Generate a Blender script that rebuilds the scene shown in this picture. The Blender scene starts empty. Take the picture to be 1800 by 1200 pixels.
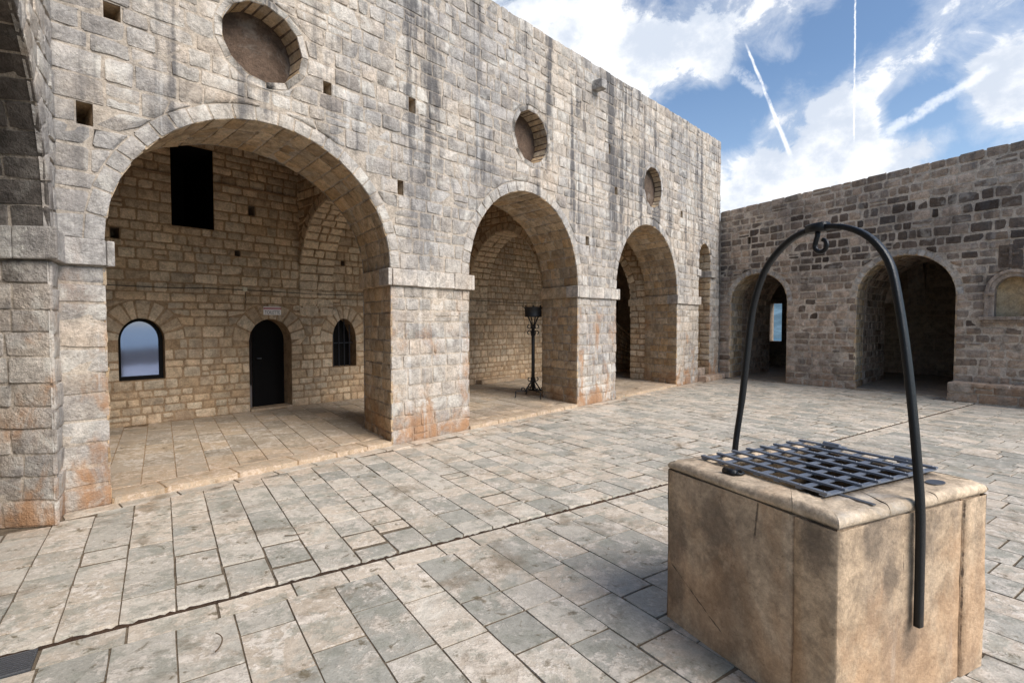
import bpy, bmesh, math
import numpy as np
from mathutils import Vector
from mathutils.geometry import tessellate_polygon

C = bpy.context.scene.collection
RNG = np.random.default_rng(11)
V2 = lambda x, y: np.array([x, y], float)

# ------------------------------------------------------------------ camera
H = 1.7
F_PX = 915.0
TILT = math.atan(32 / F_PX)
cam_d = bpy.data.cameras.new('camera')
cam = bpy.data.objects.new('camera', cam_d)
C.objects.link(cam)
cam.location = (0, 0, H)
cam.rotation_euler = (math.pi / 2 - TILT, 0, 0)
cam_d.sensor_width = 36
cam_d.lens = 36 * F_PX / 1800
cam_d.clip_start = 0.05
cam_d.clip_end = 30000
bpy.context.scene.camera = cam
cT, sT = math.cos(TILT), math.sin(TILT)


def ray(px, py):
    x, y = (px - 900) / F_PX, (600 - py) / F_PX
    return np.array([x, cT + y * sT, -sT + y * cT])


def proj(P):
    P = np.asarray(P, float) - np.array([0, 0, H])
    f = P[..., 1] * cT - P[..., 2] * sT
    u = P[..., 1] * sT + P[..., 2] * cT
    f = np.where(f > 0.05, f, np.nan)
    return 900 + F_PX * P[..., 0] / f, 600 - F_PX * u / f


# ------------------------------------------------------------------ node helper
class NT:
    def __init__(self, tree):
        self.t = tree
        self.n = tree.nodes
        self.l = tree.links

    def new(self, typ, **kw):
        nd = self.n.new(typ)
        for k, v in kw.items():
            setattr(nd, k, v)
        return nd

    def set(self, sock, v):
        if hasattr(v, 'bl_idname') or isinstance(v, bpy.types.NodeSocket):
            self.l.new(v, sock)
        else:
            if isinstance(v, (tuple, list)) and len(v) == 3 and sock.type == 'RGBA':
                v = (*v, 1)
            sock.default_value = v

    def math(self, op, a, b=0.0, c=0.0, clamp=False):
        nd = self.new('ShaderNodeMath', operation=op, use_clamp=clamp)
        self.set(nd.inputs[0], a)
        self.set(nd.inputs[1], b)
        self.set(nd.inputs[2], c)
        return nd.outputs[0]

    def vmath(self, op, a, b=(0, 0, 0)):
        nd = self.new('ShaderNodeVectorMath', operation=op)
        self.set(nd.inputs[0], a)
        if op == 'SCALE':
            self.set(nd.inputs[3], b)
        else:
            self.set(nd.inputs[1], b)
        return nd.outputs['Value'] if op in ('DOT_PRODUCT', 'LENGTH', 'DISTANCE') else nd.outputs[0]

    def noise(self, vec, scale, detail=4, rough=0.55, dist=0.0):
        nd = self.new('ShaderNodeTexNoise')
        self.set(nd.inputs['Vector'], vec)
        nd.inputs['Scale'].default_value = scale
        nd.inputs['Detail'].default_value = detail
        nd.inputs['Roughness'].default_value = rough
        nd.inputs['Distortion'].default_value = dist
        return nd.outputs['Fac']

    def voro(self, vec, scale, feature='F1'):
        nd = self.new('ShaderNodeTexVoronoi', feature=feature)
        self.set(nd.inputs['Vector'], vec)
        nd.inputs['Scale'].default_value = scale
        return nd.outputs['Distance']

    def step(self, v, lo, hi):
        nd = self.new('ShaderNodeMapRange', interpolation_type='SMOOTHSTEP')
        self.set(nd.inputs['Value'], v)
        nd.inputs['From Min'].default_value = lo
        nd.inputs['From Max'].default_value = hi
        return nd.outputs[0]

    def mix(self, fac, a, b, mode='MIX'):
        nd = self.new('ShaderNodeMix', data_type='RGBA', blend_type=mode)
        self.set(nd.inputs[0], fac)
        self.set(nd.inputs[6], a)
        self.set(nd.inputs[7], b)
        return nd.outputs[2]

    def sep(self, v):
        nd = self.new('ShaderNodeSeparateXYZ')
        self.set(nd.inputs[0], v)
        return nd.outputs

    def comb(self, x, y, z):
        nd = self.new('ShaderNodeCombineXYZ')
        for i, v in enumerate((x, y, z)):
            self.set(nd.inputs[i], v)
        return nd.outputs[0]

    def attr(self, name):
        nd = self.new('ShaderNodeAttribute', attribute_name=name)
        return nd.outputs['Color']

    def pos(self):
        return self.new('ShaderNodeNewGeometry').outputs['Position']

    def bump(self, h, strength, dist, normal=None):
        nd = self.new('ShaderNodeBump')
        nd.inputs['Strength'].default_value = strength
        nd.inputs['Distance'].default_value = dist
        self.set(nd.inputs['Height'], h)
        if normal is not None:
            self.set(nd.inputs['Normal'], normal)
        return nd.outputs[0]


def new_mat(name):
    m = bpy.data.materials.new(name)
    m.use_nodes = True
    nt = NT(m.node_tree)
    bsdf = m.node_tree.nodes['Principled BSDF']
    return m, nt, bsdf


# ------------------------------------------------------------------ world, sun, exposure
scene = bpy.context.scene
world = bpy.data.worlds.new('World')
scene.world = world
world.use_nodes = True
SUN_AZ, SUN_EL = 127.0, 42.0
SKY_STRENGTH = 0.1
CLOUD_V = .86 / SKY_STRENGTH


def build_world():
    nt = NT(world.node_tree)
    bg = world.node_tree.nodes['Background']
    bg.inputs['Strength'].default_value = SKY_STRENGTH
    sky = nt.new('ShaderNodeTexSky', sky_type='NISHITA')
    sky.sun_disc = False
    sky.sun_elevation = math.radians(SUN_EL)
    sky.sun_rotation = math.radians(SUN_AZ)
    sky.air_density = 1.0
    sky.dust_density = 0.4
    sky.ozone_density = 2.5
    d = nt.vmath('NORMALIZE', nt.new('ShaderNodeTexCoord').outputs['Generated'])
    x, y, z = nt.sep(d)[:3]
    zz = nt.math('ADD', nt.math('MAXIMUM', z, 0.0), 0.22)
    pl = nt.comb(nt.math('DIVIDE', x, zz), nt.math('DIVIDE', y, zz), 0.37)
    dd_ = nt.vmath('MULTIPLY', d, (1.0, 1.0, 1.25))
    big = nt.noise(dd_, 4.6, 10, 0.60, 0.35)
    wisp = nt.noise(dd_, 15.0, 9, 0.66, 0.5)
    field = nt.math('SUBTRACT', nt.math('ADD', nt.math('MULTIPLY', big, 1.05), nt.math('MULTIPLY', wisp, 0.75)), 0.40)
    # named cloud banks and blue gaps of the sky, each at its own bearing
    banks = [((900, 20), 9, .22), ((1000, 60), 7, .20), ((1080, 110), 5.5, .20), ((1130, 30), 6, .10), ((1240, 40), 6, .20), ((1330, 25), 6, .20), ((1430, 25), 4.5, .12), ((1250, 90), 3, .10), ((1120, 170), 4, .10),
             ((1310, 340), 6, .34), ((1390, 310), 4.5, .30), ((1470, 290), 4.5, .32), ((1550, 280), 4, .30), ((1605, 265), 2.5, .16),
             ((1425, 190), 3.2, .24), ((1500, 165), 3.6, .26), ((1555, 125), 3.2, .22), ((1460, 215), 2.4, .12), ((1340, 190), 2.0, .12),
             ((1640, 30), 5, .20), ((1720, 50), 4.5, .16), ((1750, 180), 3.4, .28), ((1795, 140), 3.2, .26), ((1790, 20), 3, .08), ((1630, 190), 3.5, .06),
             ((1195, 230), 4.0, -.12), ((1270, 190), 4.0, -.10), ((1375, 105), 4.0, -.16), ((1330, 230), 3.0, -.08), ((1540, 60), 3.4, -.26), ((1480, 85), 2.8, -.20),
             ((1690, 250), 4.0, -.16), ((1400, 252), 2.2, -.26), ((1480, 243), 1.8, -.16), ((1560, 215), 2.4, -.22), ((1640, 150), 3.0, -.20), ((1610, 210), 2.2, -.14), ((1440, 130), 2.0, -.16), ((1180, 140), 2.6, -.14), ((1190, 5), 2.2, -.08)]
    for (px, py), rad, w in banks:
        v = ray(px, py)
        v = v / np.linalg.norm(v)
        dp = nt.vmath('DOT_PRODUCT', d, tuple(v))
        g = nt.step(dp, math.cos(math.radians(rad * 1.3)), math.cos(math.radians(rad * 0.1)))
        field = nt.math('MULTIPLY_ADD', g, w * .95, field)
    mask = nt.math('MAXIMUM', nt.step(field, 0.66, 0.86), nt.math('MULTIPLY', nt.step(field, 0.46, 0.86), 0.5))
    # contrails
    trails = None
    for (a, b, w0, w1, amt, dens) in [((1308, 70), (1390, 275), .0022, .0052, .7, 14), ((1504, -60), (1501, 250), .0016, .0018, .75, 22),
                                      ((1760, 110), (1540, 245), .010, .013, .5, 9), ((1285, 118), (1345, 165), .012, .012, .35, 12)]:
        A, B = ray(*a), ray(*b)
        A /= np.linalg.norm(A)
        B /= np.linalg.norm(B)
        Nn = np.cross(A, B)
        Nn /= np.linalg.norm(Nn)
        T = B - A
        L = np.linalg.norm(T)
        T /= L
        al = nt.math('DIVIDE', nt.math('SUBTRACT', nt.vmath('DOT_PRODUCT', d, tuple(T)), float(A @ T)), L)
        wob = nt.math('SUBTRACT', nt.noise(d, dens * 5, 5, 0.65), 0.5)
        dist = nt.math('ABSOLUTE', nt.math('MULTIPLY_ADD', wob, w0 * 1.8, nt.vmath('DOT_PRODUCT', d, tuple(Nn))))
        wid = nt.math('MULTIPLY_ADD', al, (w1 - w0) * .75, w0 * .75)
        core = nt.math('SUBTRACT', 1.0, nt.step(nt.math('DIVIDE', dist, wid), 0.25, 1.25))
        ends = nt.math('MULTIPLY', nt.step(al, 0.0, 0.12), nt.math('SUBTRACT', 1.0, nt.step(al, 0.93, 1.03)))
        brk = nt.step(nt.noise(d, dens * 3, 4, 0.7), 0.25, 0.55)
        mk = nt.math('MULTIPLY', nt.math('MULTIPLY', core, ends), nt.math('MULTIPLY', brk, amt))
        trails = mk if trails is None else nt.math('MAXIMUM', trails, mk)
    shade = nt.step(nt.noise(nt.vmath('ADD', dd_, (0.0, 0.0, 0.05)), 9.0, 8, 0.6), 0.36, 0.58)
    ccol = nt.mix(shade, (CLOUD_V * 0.60, CLOUD_V * 0.66, CLOUD_V * 0.76), (CLOUD_V * .93, CLOUD_V * .94, CLOUD_V * .96))
    veil = nt.math('MULTIPLY', nt.step(z, 0.5, 0.02), 0.18)
    base = nt.mix(nt.math('MAXIMUM', veil, 0.02), nt.mix(1.0, sky.outputs[0], (1.06, 1.13, 1.17), 'MULTIPLY'), (CLOUD_V * .8, CLOUD_V * .88, CLOUD_V * .95))
    nt.l.new(nt.mix(trails, nt.mix(mask, base, ccol), (CLOUD_V * 1.12, CLOUD_V * 1.12, CLOUD_V * 1.12)), bg.inputs['Color'])


build_world()
sun_d = bpy.data.lights.new('sun', 'SUN')
sun_d.energy = 3.8
sun_d.angle = math.radians(38)
sun_d.color = (1.0, 0.955, 0.90)
sun = bpy.data.objects.new('sun', sun_d)
C.objects.link(sun)
sd_ = Vector((math.sin(math.radians(SUN_AZ)) * math.cos(math.radians(SUN_EL)), math.cos(math.radians(SUN_AZ)) * math.cos(math.radians(SUN_EL)), math.sin(math.radians(SUN_EL))))
sun.rotation_euler = sd_.to_track_quat('Z', 'Y').to_euler()
sun.location = sd_ * 60
vs = scene.view_settings
scene.display_settings.display_device = 'sRGB'
vs.view_transform = 'Standard'
vs.look = 'None'
vs.gamma = 1
vs.exposure = 0.5
vs.use_curve_mapping = False
try:
    scene.cycles.max_bounces = 8
    scene.cycles.diffuse_bounces = 5
    scene.cycles.use_denoising = True
except Exception:
    pass


# ------------------------------------------------------------------ materials
def stone_mat(name, light, warm, grey, dark, streak=0.0, streak_z=2.0, rust=0.0, rust_z=2.3, white=0.0, patch=0.5,
              bump=0.6, rough=0.92, pit=0.35, mortar=False, moss=0.0, grime=0.0, cracks=(), blots=(), tooled=False):
    m, nt, b = new_mat(name)
    p = nt.pos()
    x, y, z = nt.sep(p)[:3]
    t = nt.sep(nt.attr('tint'))
    hue, val, dk = t[0], t[1], t[2]
    off = nt.vmath('ADD', p, nt.comb(nt.math('MULTIPLY', hue, 0 if mortar else 31.0), nt.math('MULTIPLY', val, 0 if mortar else 17.0), 0.0))
    n_mid = nt.noise(off, 5.5, 6, 0.62, 0.3)
    n_fine = nt.noise(p, 42, 5, 0.7)
    n_vf = nt.noise(p, 170, 4, 0.75)
    n_big = nt.noise(p, 0.75, 5, 0.55, 0.4)
    n_blot = nt.noise(nt.vmath('ADD', p, (4.2, 1.7, 9.3)), 9.0, 7, 0.72, 0.4)
    hue2 = nt.math('ADD', nt.math('MULTIPLY', hue, 0.75), nt.math('MULTIPLY', nt.math('SUBTRACT', n_mid, 0.5), 1.1), clamp=True)
    col = nt.mix(hue2, light, warm)
    col = nt.mix(nt.math('MULTIPLY', nt.step(nt.math('ADD', n_big, nt.math('MULTIPLY', n_mid, 0.35)), 0.55, 0.85), patch), col, grey)
    col = nt.mix(nt.math('MULTIPLY', dk, 0.88), col, dark)
    k = nt.math('ADD', 0.74, nt.math('MULTIPLY', val, 0.42))
    k = nt.math('MULTIPLY', k, nt.math('ADD', 0.38, nt.math('MULTIPLY', n_fine, 1.24)))
    k = nt.math('MULTIPLY', k, nt.math('ADD', 0.62, nt.math('MULTIPLY', n_vf, 0.76)))
    k = nt.math('MULTIPLY', k, nt.math('MULTIPLY_ADD', nt.step(n_blot, 0.34, 0.60), 0.42, 0.69))
    col = nt.mix(1.0, col, nt.comb(k, k, k), 'MULTIPLY')
    if rust > 0:
        rn = nt.noise(nt.vmath('MULTIPLY', p, (1.0, 1.0, 0.55)), 2.6, 6, 0.65, 0.5)
        zm = nt.math('SUBTRACT', 1.0, nt.step(z, rust_z * 0.55, rust_z * 1.15))
        low = nt.math('MULTIPLY', nt.math('SUBTRACT', 1.0, nt.step(z, 0.05, 0.75)), 0.13)
        fac = nt.math('MULTIPLY', nt.math('MULTIPLY', nt.step(nt.math('ADD', rn, low), 0.50, 0.70), zm), rust)
        col = nt.mix(fac, col, (0.40, 0.20, 0.085))
    if white > 0:
        wn = nt.noise(nt.vmath('ADD', p, (7.1, 3.3, 0.0)), 2.1, 6, 0.68, 0.6)
        fac = nt.math('MULTIPLY', nt.step(wn, 0.53, 0.66), white)
        col = nt.mix(fac, col, (0.66, 0.62, 0.55))
    if streak > 0:
        sp = nt.vmath('MULTIPLY', p, (1.0, 1.0, 0.055))
        s1 = nt.noise(sp, 2.5, 4, 0.55)
        s2 = nt.noise(sp, 8.0, 5, 0.6)
        brk = nt.noise(p, 3.2, 6, 0.7)
        s = nt.math('ADD', nt.math('MULTIPLY', s1, 1.1), nt.math('MULTIPLY', s2, 0.7))
        s = nt.math('SUBTRACT', s, 0.40)
        s = nt.math('ADD', s, nt.math('MULTIPLY', nt.math('SUBTRACT', brk, 0.5), 0.55))
        zm = nt.step(z, streak_z - 0.9, streak_z + 1.8)
        fac = nt.math('MULTIPLY', nt.math('MULTIPLY', nt.step(s, 0.50, 0.72), nt.math('MULTIPLY_ADD', zm, 0.72, 0.28)), streak)
        col = nt.mix(fac, col, (0.095, 0.09, 0.09))
        wsp = nt.noise(nt.vmath('ADD', sp, (3.7, 9.1, 0)), 7.5, 4, 0.62)
        col = nt.mix(nt.math('MULTIPLY', nt.step(nt.math('ADD', wsp, nt.math('MULTIPLY', nt.math('SUBTRACT', brk, 0.5), 0.3)), 0.60, 0.74), 0.42 * streak), col, (0.62, 0.60, 0.57))
    if grime > 0:
        gn = nt.noise(nt.vmath('ADD', p, (1.3, 8.8, 4.0)), 1.7, 7, 0.68, 0.5)
        col = nt.mix(nt.math('MULTIPLY', nt.step(gn, 0.52, 0.68), grime), col, (0.045, 0.038, 0.034))
    for c_, r_, a_ in blots:      # soaked-in dark stains of the block itself
        dd = nt.math('DIVIDE', nt.vmath('LENGTH', nt.vmath('MULTIPLY', nt.vmath('SUBTRACT', p, tuple(c_)), (1, 1, .6))), r_)
        dd = nt.math('ADD', dd, nt.math('MULTIPLY', nt.math('SUBTRACT', nt.noise(p, 12, 6, .75), .5), 1.5))
        col = nt.mix(nt.math('MULTIPLY', nt.math('SUBTRACT', 1.0, nt.step(dd, .45, 1.05)), a_), col, (.075, .058, .045))
    crk = None
    for A_, B_, w_ in cracks:
        A_, B_ = np.array(A_), np.array(B_)
        T_ = B_ - A_
        L_ = np.linalg.norm(T_)
        T_ = T_ / L_
        rel = nt.vmath('SUBTRACT', p, tuple(A_))
        al = nt.math('DIVIDE', nt.vmath('DOT_PRODUCT', rel, tuple(T_)), L_)
        perp = nt.vmath('LENGTH', nt.vmath('SUBTRACT', rel, nt.vmath('SCALE', tuple(T_), nt.vmath('DOT_PRODUCT', rel, tuple(T_)))))
        perp = nt.math('ABSOLUTE', nt.math('ADD', perp, nt.math('MULTIPLY', nt.math('SUBTRACT', nt.noise(p, 14, 4, .7), .5), .02)))
        c1 = nt.math('SUBTRACT', 1.0, nt.step(perp, w_ * .3, w_))
        c1 = nt.math('MULTIPLY', c1, nt.math('MULTIPLY', nt.step(al, -.02, .06), nt.math('SUBTRACT', 1.0, nt.step(al, .8, 1.02))))
        crk = c1 if crk is None else nt.math('MAXIMUM', crk, c1)
    if crk is not None:
        col = nt.mix(nt.math('MULTIPLY', crk, .8), col, (.05, .036, .026))
    v = nt.voro(off, 26)
    pits = nt.step(v, 0.05, 0.28)
    spots = nt.step(nt.noise(p, 26, 6, 0.8), 0.59, 0.70)
    col = nt.mix(nt.math('MULTIPLY', spots, pit), col, nt.mix(1.0, col, (0.34, 0.30, 0.27), 'MULTIPLY'))
    nt.l.new(col, b.inputs['Base Color'])
    b.inputs['Roughness'].default_value = rough
    b.inputs['Specular IOR Level'].default_value = 0.25
    h = nt.math('ADD', nt.math('MULTIPLY', n_mid, 0.7), nt.math('MULTIPLY', n_fine, 0.7))
    h = nt.math('ADD', h, nt.math('MULTIPLY', nt.noise(p, 17, 6, 0.75), 1.25))
    h = nt.math('ADD', h, nt.math('MULTIPLY', pits, 0.18))
    h = nt.math('ADD', h, nt.math('MULTIPLY', n_vf, 0.12))
    if tooled:      # fine slanted chisel dressing
        r_ = nt.vmath('MULTIPLY', p, (14., 14., 60.))
        wv = nt.math('ADD', nt.math('MULTIPLY', x, 130.), nt.math('MULTIPLY', z, 210.))
        wv = nt.math('ADD', wv, nt.math('MULTIPLY', nt.noise(p, 7, 5, .7), 30.))
        h = nt.math('ADD', h, nt.math('MULTIPLY', nt.math('SINE', wv), nt.math('MULTIPLY', nt.noise(p, 6, 4, .6), .06)))
        h = nt.math('ADD', h, nt.math('MULTIPLY', nt.noise(p, 300, 2, .6), .35))
    if crk is not None:
        h = nt.math('SUBTRACT', h, nt.math('MULTIPLY', crk, .5))
    nt.l.new(nt.bump(h, bump, 0.045), b.inputs['Normal'])
    return m


M = {}
_wl, _e1 = V2(.912, 3.009), V2(.4165, -.909)
_wf, _e2 = V2(1.332, 2.092), V2(.910, .4148)
_lf = lambda a, z: (*(_wl + _e1 * a), z)
_rf = lambda a, z: (*(_wf + _e2 * a), z)
M['main'] = stone_mat('weathered_limestone', (.53, .475, .41), (.51, .40, .30), (.30, .287, .28), (.17, .14, .12), streak=.9, streak_z=2.9, rust=.8, white=.65, patch=.72, bump=.66)
M['mortar_main'] = stone_mat('lime_mortar', (.52, .45, .37), (.49, .375, .27), (.34, .30, .26), (.12, .1, .08), streak=.6, streak_z=2.9, rust=.6, mortar=True, patch=.5)
M['jamb'] = stone_mat('sheltered_limestone', (.57, .455, .32), (.54, .345, .165), (.43, .345, .255), (.2, .14, .09), streak=.25, streak_z=1.2, rust=.5, rust_z=4.0, white=.25, patch=.45, bump=.7)
M['inner'] = stone_mat('ochre_limestone', (.62, .50, .355), (.58, .39, .22), (.49, .405, .315), (.2, .13, .08), rust=.25, patch=.5, bump=.6)
M['mortar_inner'] = stone_mat('brown_mortar', (.40, .275, .165), (.37, .235, .125), (.31, .225, .15), (.1, .07, .04), mortar=True, patch=.4)
M['right'] = stone_mat('dark_weathered_stone', (.54, .425, .335), (.46, .32, .215), (.28, .23, .195), (.062, .042, .033), streak=.5, streak_z=1.0, rust=.3, white=.35, patch=.55, grime=.42, bump=.8)
M['mortar_right'] = stone_mat('grey_mortar', (.64, .54, .44), (.56, .46, .36), (.2, .175, .155), (.1, .08, .07), mortar=True, patch=.5, grime=.4)
M['well'] = stone_mat('smooth_well_stone', (.52, .385, .26), (.47, .32, .19), (.385, .295, .21), (.2, .15, .1), streak=.3, streak_z=.0, rust=.35, rust_z=1.4, white=.0, patch=.6, bump=.34, rough=.72, grime=.22, pit=.6, tooled=True,
                      cracks=((_lf(.03, .31), _lf(.45, .08), .0045), (_lf(.615, .85), _lf(.60, .66), .008), (_rf(.46, .80), _rf(.45, .55), .005), (_rf(.93, .86), _rf(.93, .05), .006)),
                      blots=((_lf(.36, .66), .12, .5), (_lf(.92, .76), .09, .55), (_lf(.05, .5), .12, .5), (_lf(.06, .2), .1, .5), (_rf(.36, .58), .07, .6), (_rf(.52, .28), .08, .5), (_rf(.24, .80), .09, .5), (_lf(.5, .25), .16, .3), (_rf(.60, .72), .09, .45)))
M['welltop'] = stone_mat('pale_well_rim', (.54, .43, .31), (.49, .35, .215), (.38, .31, .24), (.2, .15, .1), rust=.2, rust_z=1.8, white=.35, patch=.4, bump=.3, rough=.62, grime=.25)
M['darkstone'] = stone_mat('plain_brown_stone', (.40, .31, .23), (.35, .255, .17), (.28, .22, .17), (.07, .05, .04), patch=.5, mortar=True)  # even brown stone for rear rooms, holes and plateau
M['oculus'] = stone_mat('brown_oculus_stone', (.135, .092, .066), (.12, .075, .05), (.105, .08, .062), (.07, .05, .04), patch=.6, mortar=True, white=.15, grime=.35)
M['dirt'] = stone_mat('dirt_and_step_shade', (.085, .05, .03), (.075, .035, .02), (.05, .042, .028), (.03, .02, .015), mortar=True, bump=1.0)  # packed dirt that also draws the step's shadow line
M['shaft'] = stone_mat('brown_shaft_stone', (.15, .10, .055), (.13, .085, .045), (.12, .09, .06), (.05, .04, .03), mortar=True)  # darker brown than the slabs outside
M['plaster'] = stone_mat('ochre_plaster', (.52, .36, .18), (.48, .30, .13), (.50, .42, .30), (.3, .2, .1), mortar=True, patch=.7, bump=.15, grime=.3)
M['leftsoffit'] = stone_mat('dark_soffit_stone', (.15, .125, .105), (.12, .095, .075), (.10, .09, .082), (.05, .04, .035), patch=.6, white=.12, bump=.6)  # darker even tone than the other arch soffits


def paving_mat(name, light, warm, grey, wet=0.55, rough=(.30, .68), warmstain=0.4, filmy=0.6):
    m, nt, b = new_mat(name)
    p = nt.pos()
    z = nt.sep(p)[2]
    t = nt.sep(nt.attr('tint'))
    hue, val, dk = t[0], t[1], t[2]
    off = nt.vmath('ADD', p, nt.comb(nt.math('MULTIPLY', hue, 23.0), nt.math('MULTIPLY', val, 41.0), 0.0))
    n1 = nt.noise(off, 3.4, 7, 0.66, 0.5)
    n2 = nt.noise(p, 21, 6, 0.72, 0.3)
    n3 = nt.noise(p, 90, 4, 0.7)
    big = nt.noise(p, 0.55, 6, 0.62, 0.3)
    col = nt.mix(nt.step(nt.math('ADD', nt.math('MULTIPLY', hue, .42), nt.math('MULTIPLY', nt.math('ADD', n1, big), .30)), 0.33, 0.66), grey, light)
    col = nt.mix(nt.math('MULTIPLY', nt.step(nt.math('ADD', nt.math('MULTIPLY', val, .3), n1), 0.55, 0.80), 0.75), col, warm)
    # flaking pale crust with ragged edge
    crust = nt.step(nt.math('ADD', nt.math('MULTIPLY', n1, 0.6), nt.math('MULTIPLY', n2, 0.55)), 0.59, 0.635)
    col = nt.mix(nt.math('MULTIPLY', crust, nt.math('MULTIPLY_ADD', dk, 0.55, 0.35)), col, (.60, .535, .46))
    # greenish worn film
    film = nt.step(nt.noise(nt.vmath('ADD', off, (5., 2., 0.)), 4.2, 8, 0.74), 0.50, 0.58)
    col = nt.mix(nt.math('MULTIPLY', film, filmy), col, (.27, .265, .215))
    # brown damp / mossy stains
    st = nt.noise(nt.vmath('ADD', p, (11., 4., 0.)), 1.9, 7, 0.68, 0.7)
    col = nt.mix(nt.math('MULTIPLY', nt.step(st, 0.54, 0.68), wet), col, (.14, .095, .05))
    sp = nt.noise(nt.vmath('ADD', p, (2., 17., 0.)), 7.5, 5, 0.7, 0.5)
    col = nt.mix(nt.math('MULTIPLY', nt.step(sp, 0.585, 0.68), 0.8), col, (.13, .10, .055))
    dw = nt.vmath('DOT_PRODUCT', p, (-math.cos(math.radians(41.9)), math.sin(math.radians(41.9)), 0.0))
    near = nt.math('MULTIPLY', nt.step(dw, 6.037 - .75, 6.037 - .05), nt.math('SUBTRACT', 1.0, nt.step(dw, 6.037 + .3, 6.037 + 1.4)))
    col = nt.mix(nt.math('MULTIPLY', nt.math('MULTIPLY', near, nt.step(nt.math('ADD', n1, nt.math('MULTIPLY', n2, .3)), .5, .75)), warmstain), col, (.42, .27, .155))
    bl = nt.math('MULTIPLY', nt.step(nt.noise(p, 48, 5, .8), .60, .70), 0.65)
    col = nt.mix(bl, col, (.12, .105, .085))
    k = nt.math('MULTIPLY', nt.math('ADD', 0.89, nt.math('MULTIPLY', val, 0.2)), nt.math('ADD', 0.46, nt.math('MULTIPLY', n2, 0.95)))
    k = nt.math('MULTIPLY', k, nt.math('ADD', 0.66, nt.math('MULTIPLY', n3, 0.74)))
    k = nt.math('MULTIPLY', k, nt.math('ADD', 0.76, nt.math('MULTIPLY', big, 0.48)))
    col = nt.mix(1.0, col, nt.comb(k, k, k), 'MULTIPLY')
    nt.l.new(col, b.inputs['Base Color'])
    r = nt.new('ShaderNodeMapRange')
    nt.set(r.inputs['Value'], nt.math('ADD', nt.math('MULTIPLY', n2, .6), nt.math('MULTIPLY', n1, .4)))
    r.inputs['From Min'].default_value = .3
    r.inputs['From Max'].default_value = .7
    r.inputs['To Min'].default_value = rough[0]
    r.inputs['To Max'].default_value = rough[1]
    nt.l.new(r.outputs[0], b.inputs['Roughness'])
    b.inputs['Specular IOR Level'].default_value = 0.5
    h = nt.math('ADD', nt.math('MULTIPLY', n1, 1.0), nt.math('MULTIPLY', n2, 0.6))
    h = nt.math('ADD', h, nt.math('MULTIPLY', n3, 0.14))
    h = nt.math('ADD', h, nt.math('MULTIPLY', crust, 0.12))
    h = nt.math('SUBTRACT', h, nt.math('MULTIPLY', bl, 0.25))
    nt.l.new(nt.bump(h, 0.55, 0.02), b.inputs['Normal'])
    return m


M['pave'] = paving_mat('worn_limestone_slabs', (.58, .52, .435), (.52, .42, .32), (.365, .345, .295))
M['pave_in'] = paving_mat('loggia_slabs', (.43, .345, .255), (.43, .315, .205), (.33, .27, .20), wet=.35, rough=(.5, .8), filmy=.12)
M['joint'] = stone_mat('dirty_joint', (.19, .145, .10), (.165, .12, .075), (.12, .10, .075), (.04, .03, .02), mortar=True)


def simple_mat(name, col, rough=.5, metallic=0.0, spec=.5, bump=0.0, scale=60, var=.3):
    m, nt, b = new_mat(name)
    p = nt.pos()
    n = nt.noise(p, scale, 5, .65)
    k = nt.math('ADD', 1 - var, nt.math('MULTIPLY', n, 2 * var))
    nt.l.new(nt.mix(1.0, col, nt.comb(k, k, k), 'MULTIPLY'), b.inputs['Base Color'])
    b.inputs['Roughness'].default_value = rough
    b.inputs['Metallic'].default_value = metallic
    b.inputs['Specular IOR Level'].default_value = spec
    if bump:
        nt.l.new(nt.bump(n, bump, .004), b.inputs['Normal'])
    return m


M['iron'] = simple_mat('black_painted_iron', (.006, .0065, .0075), .36, 0, .32, .6, 90)
M['grate'] = simple_mat('grey_iron_grate', (.20, .22, .26), .38, .5, .6, .5, 110)
M['lampiron'] = simple_mat('matt_black_iron', (.010, .010, .011), .5, 0, .4, .3, 60)
M['drain'] = simple_mat('dull_steel', (.16, .165, .18), .42, .8, .5, .3, 90)
M['black'] = simple_mat('timber_and_painted_dark', (.006, .005, .0045), .7, 0, .12, .3, 30)  # timber, and the painted-in dark of doorway and upper opening
M['bars'] = simple_mat('dark_window_bars', (.03, .032, .04), .45, .3, .5)
M['cable'] = simple_mat('black_cable', (.02, .017, .014), .5)
M['signwhite'] = simple_mat('pale_sign_face', (.80, .76, .72), .45, var=.08)
M['signred'] = simple_mat('wine_red_band', (.36, .03, .055), .45, var=.1)
M['ink'] = simple_mat('dark_lettering', (.03, .025, .03), .5)
M['box'] = simple_mat('cream_plastic', (.62, .56, .42), .5, var=.1)
M['glass'] = simple_mat('tinted_reflecting_glass', (.20, .24, .36), .06, .85, .5, var=.05, scale=6)
M['inwall'] = simple_mat('dim_room_plaster', (.20, .165, .15), .8)
M['twig'] = simple_mat('dry_twig', (.10, .065, .035), .85)


def hill_mat():
    m, nt, b = new_mat('wooded_hillside')
    p = nt.pos()
    n = nt.noise(p, .012, 8, .7)
    nt.l.new(nt.mix(nt.step(n, .4, .62), (.05, .10, .13), (.12, .20, .25)), b.inputs['Base Color'])
    b.inputs['Roughness'].default_value = .9
    return m


def sea_mat():
    m, nt, b = new_mat('sea_water')
    p = nt.pos()
    b.inputs['Base Color'].default_value = (.03, .12, .20, 1)
    b.inputs['Roughness'].default_value = .15
    nt.l.new(nt.bump(nt.noise(p, .4, 6, .6), .4, .3), b.inputs['Normal'])
    return m


M['hill'] = hill_mat()
M['sea'] = sea_mat()


# ------------------------------------------------------------------ object helpers
def tag(o, label=None, cat=None, group=None, kind=None):
    if label:
        o['label'] = label
    if cat:
        o['category'] = cat
    if group:
        o['group'] = group
    if kind:
        o['kind'] = kind
    return o


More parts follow.
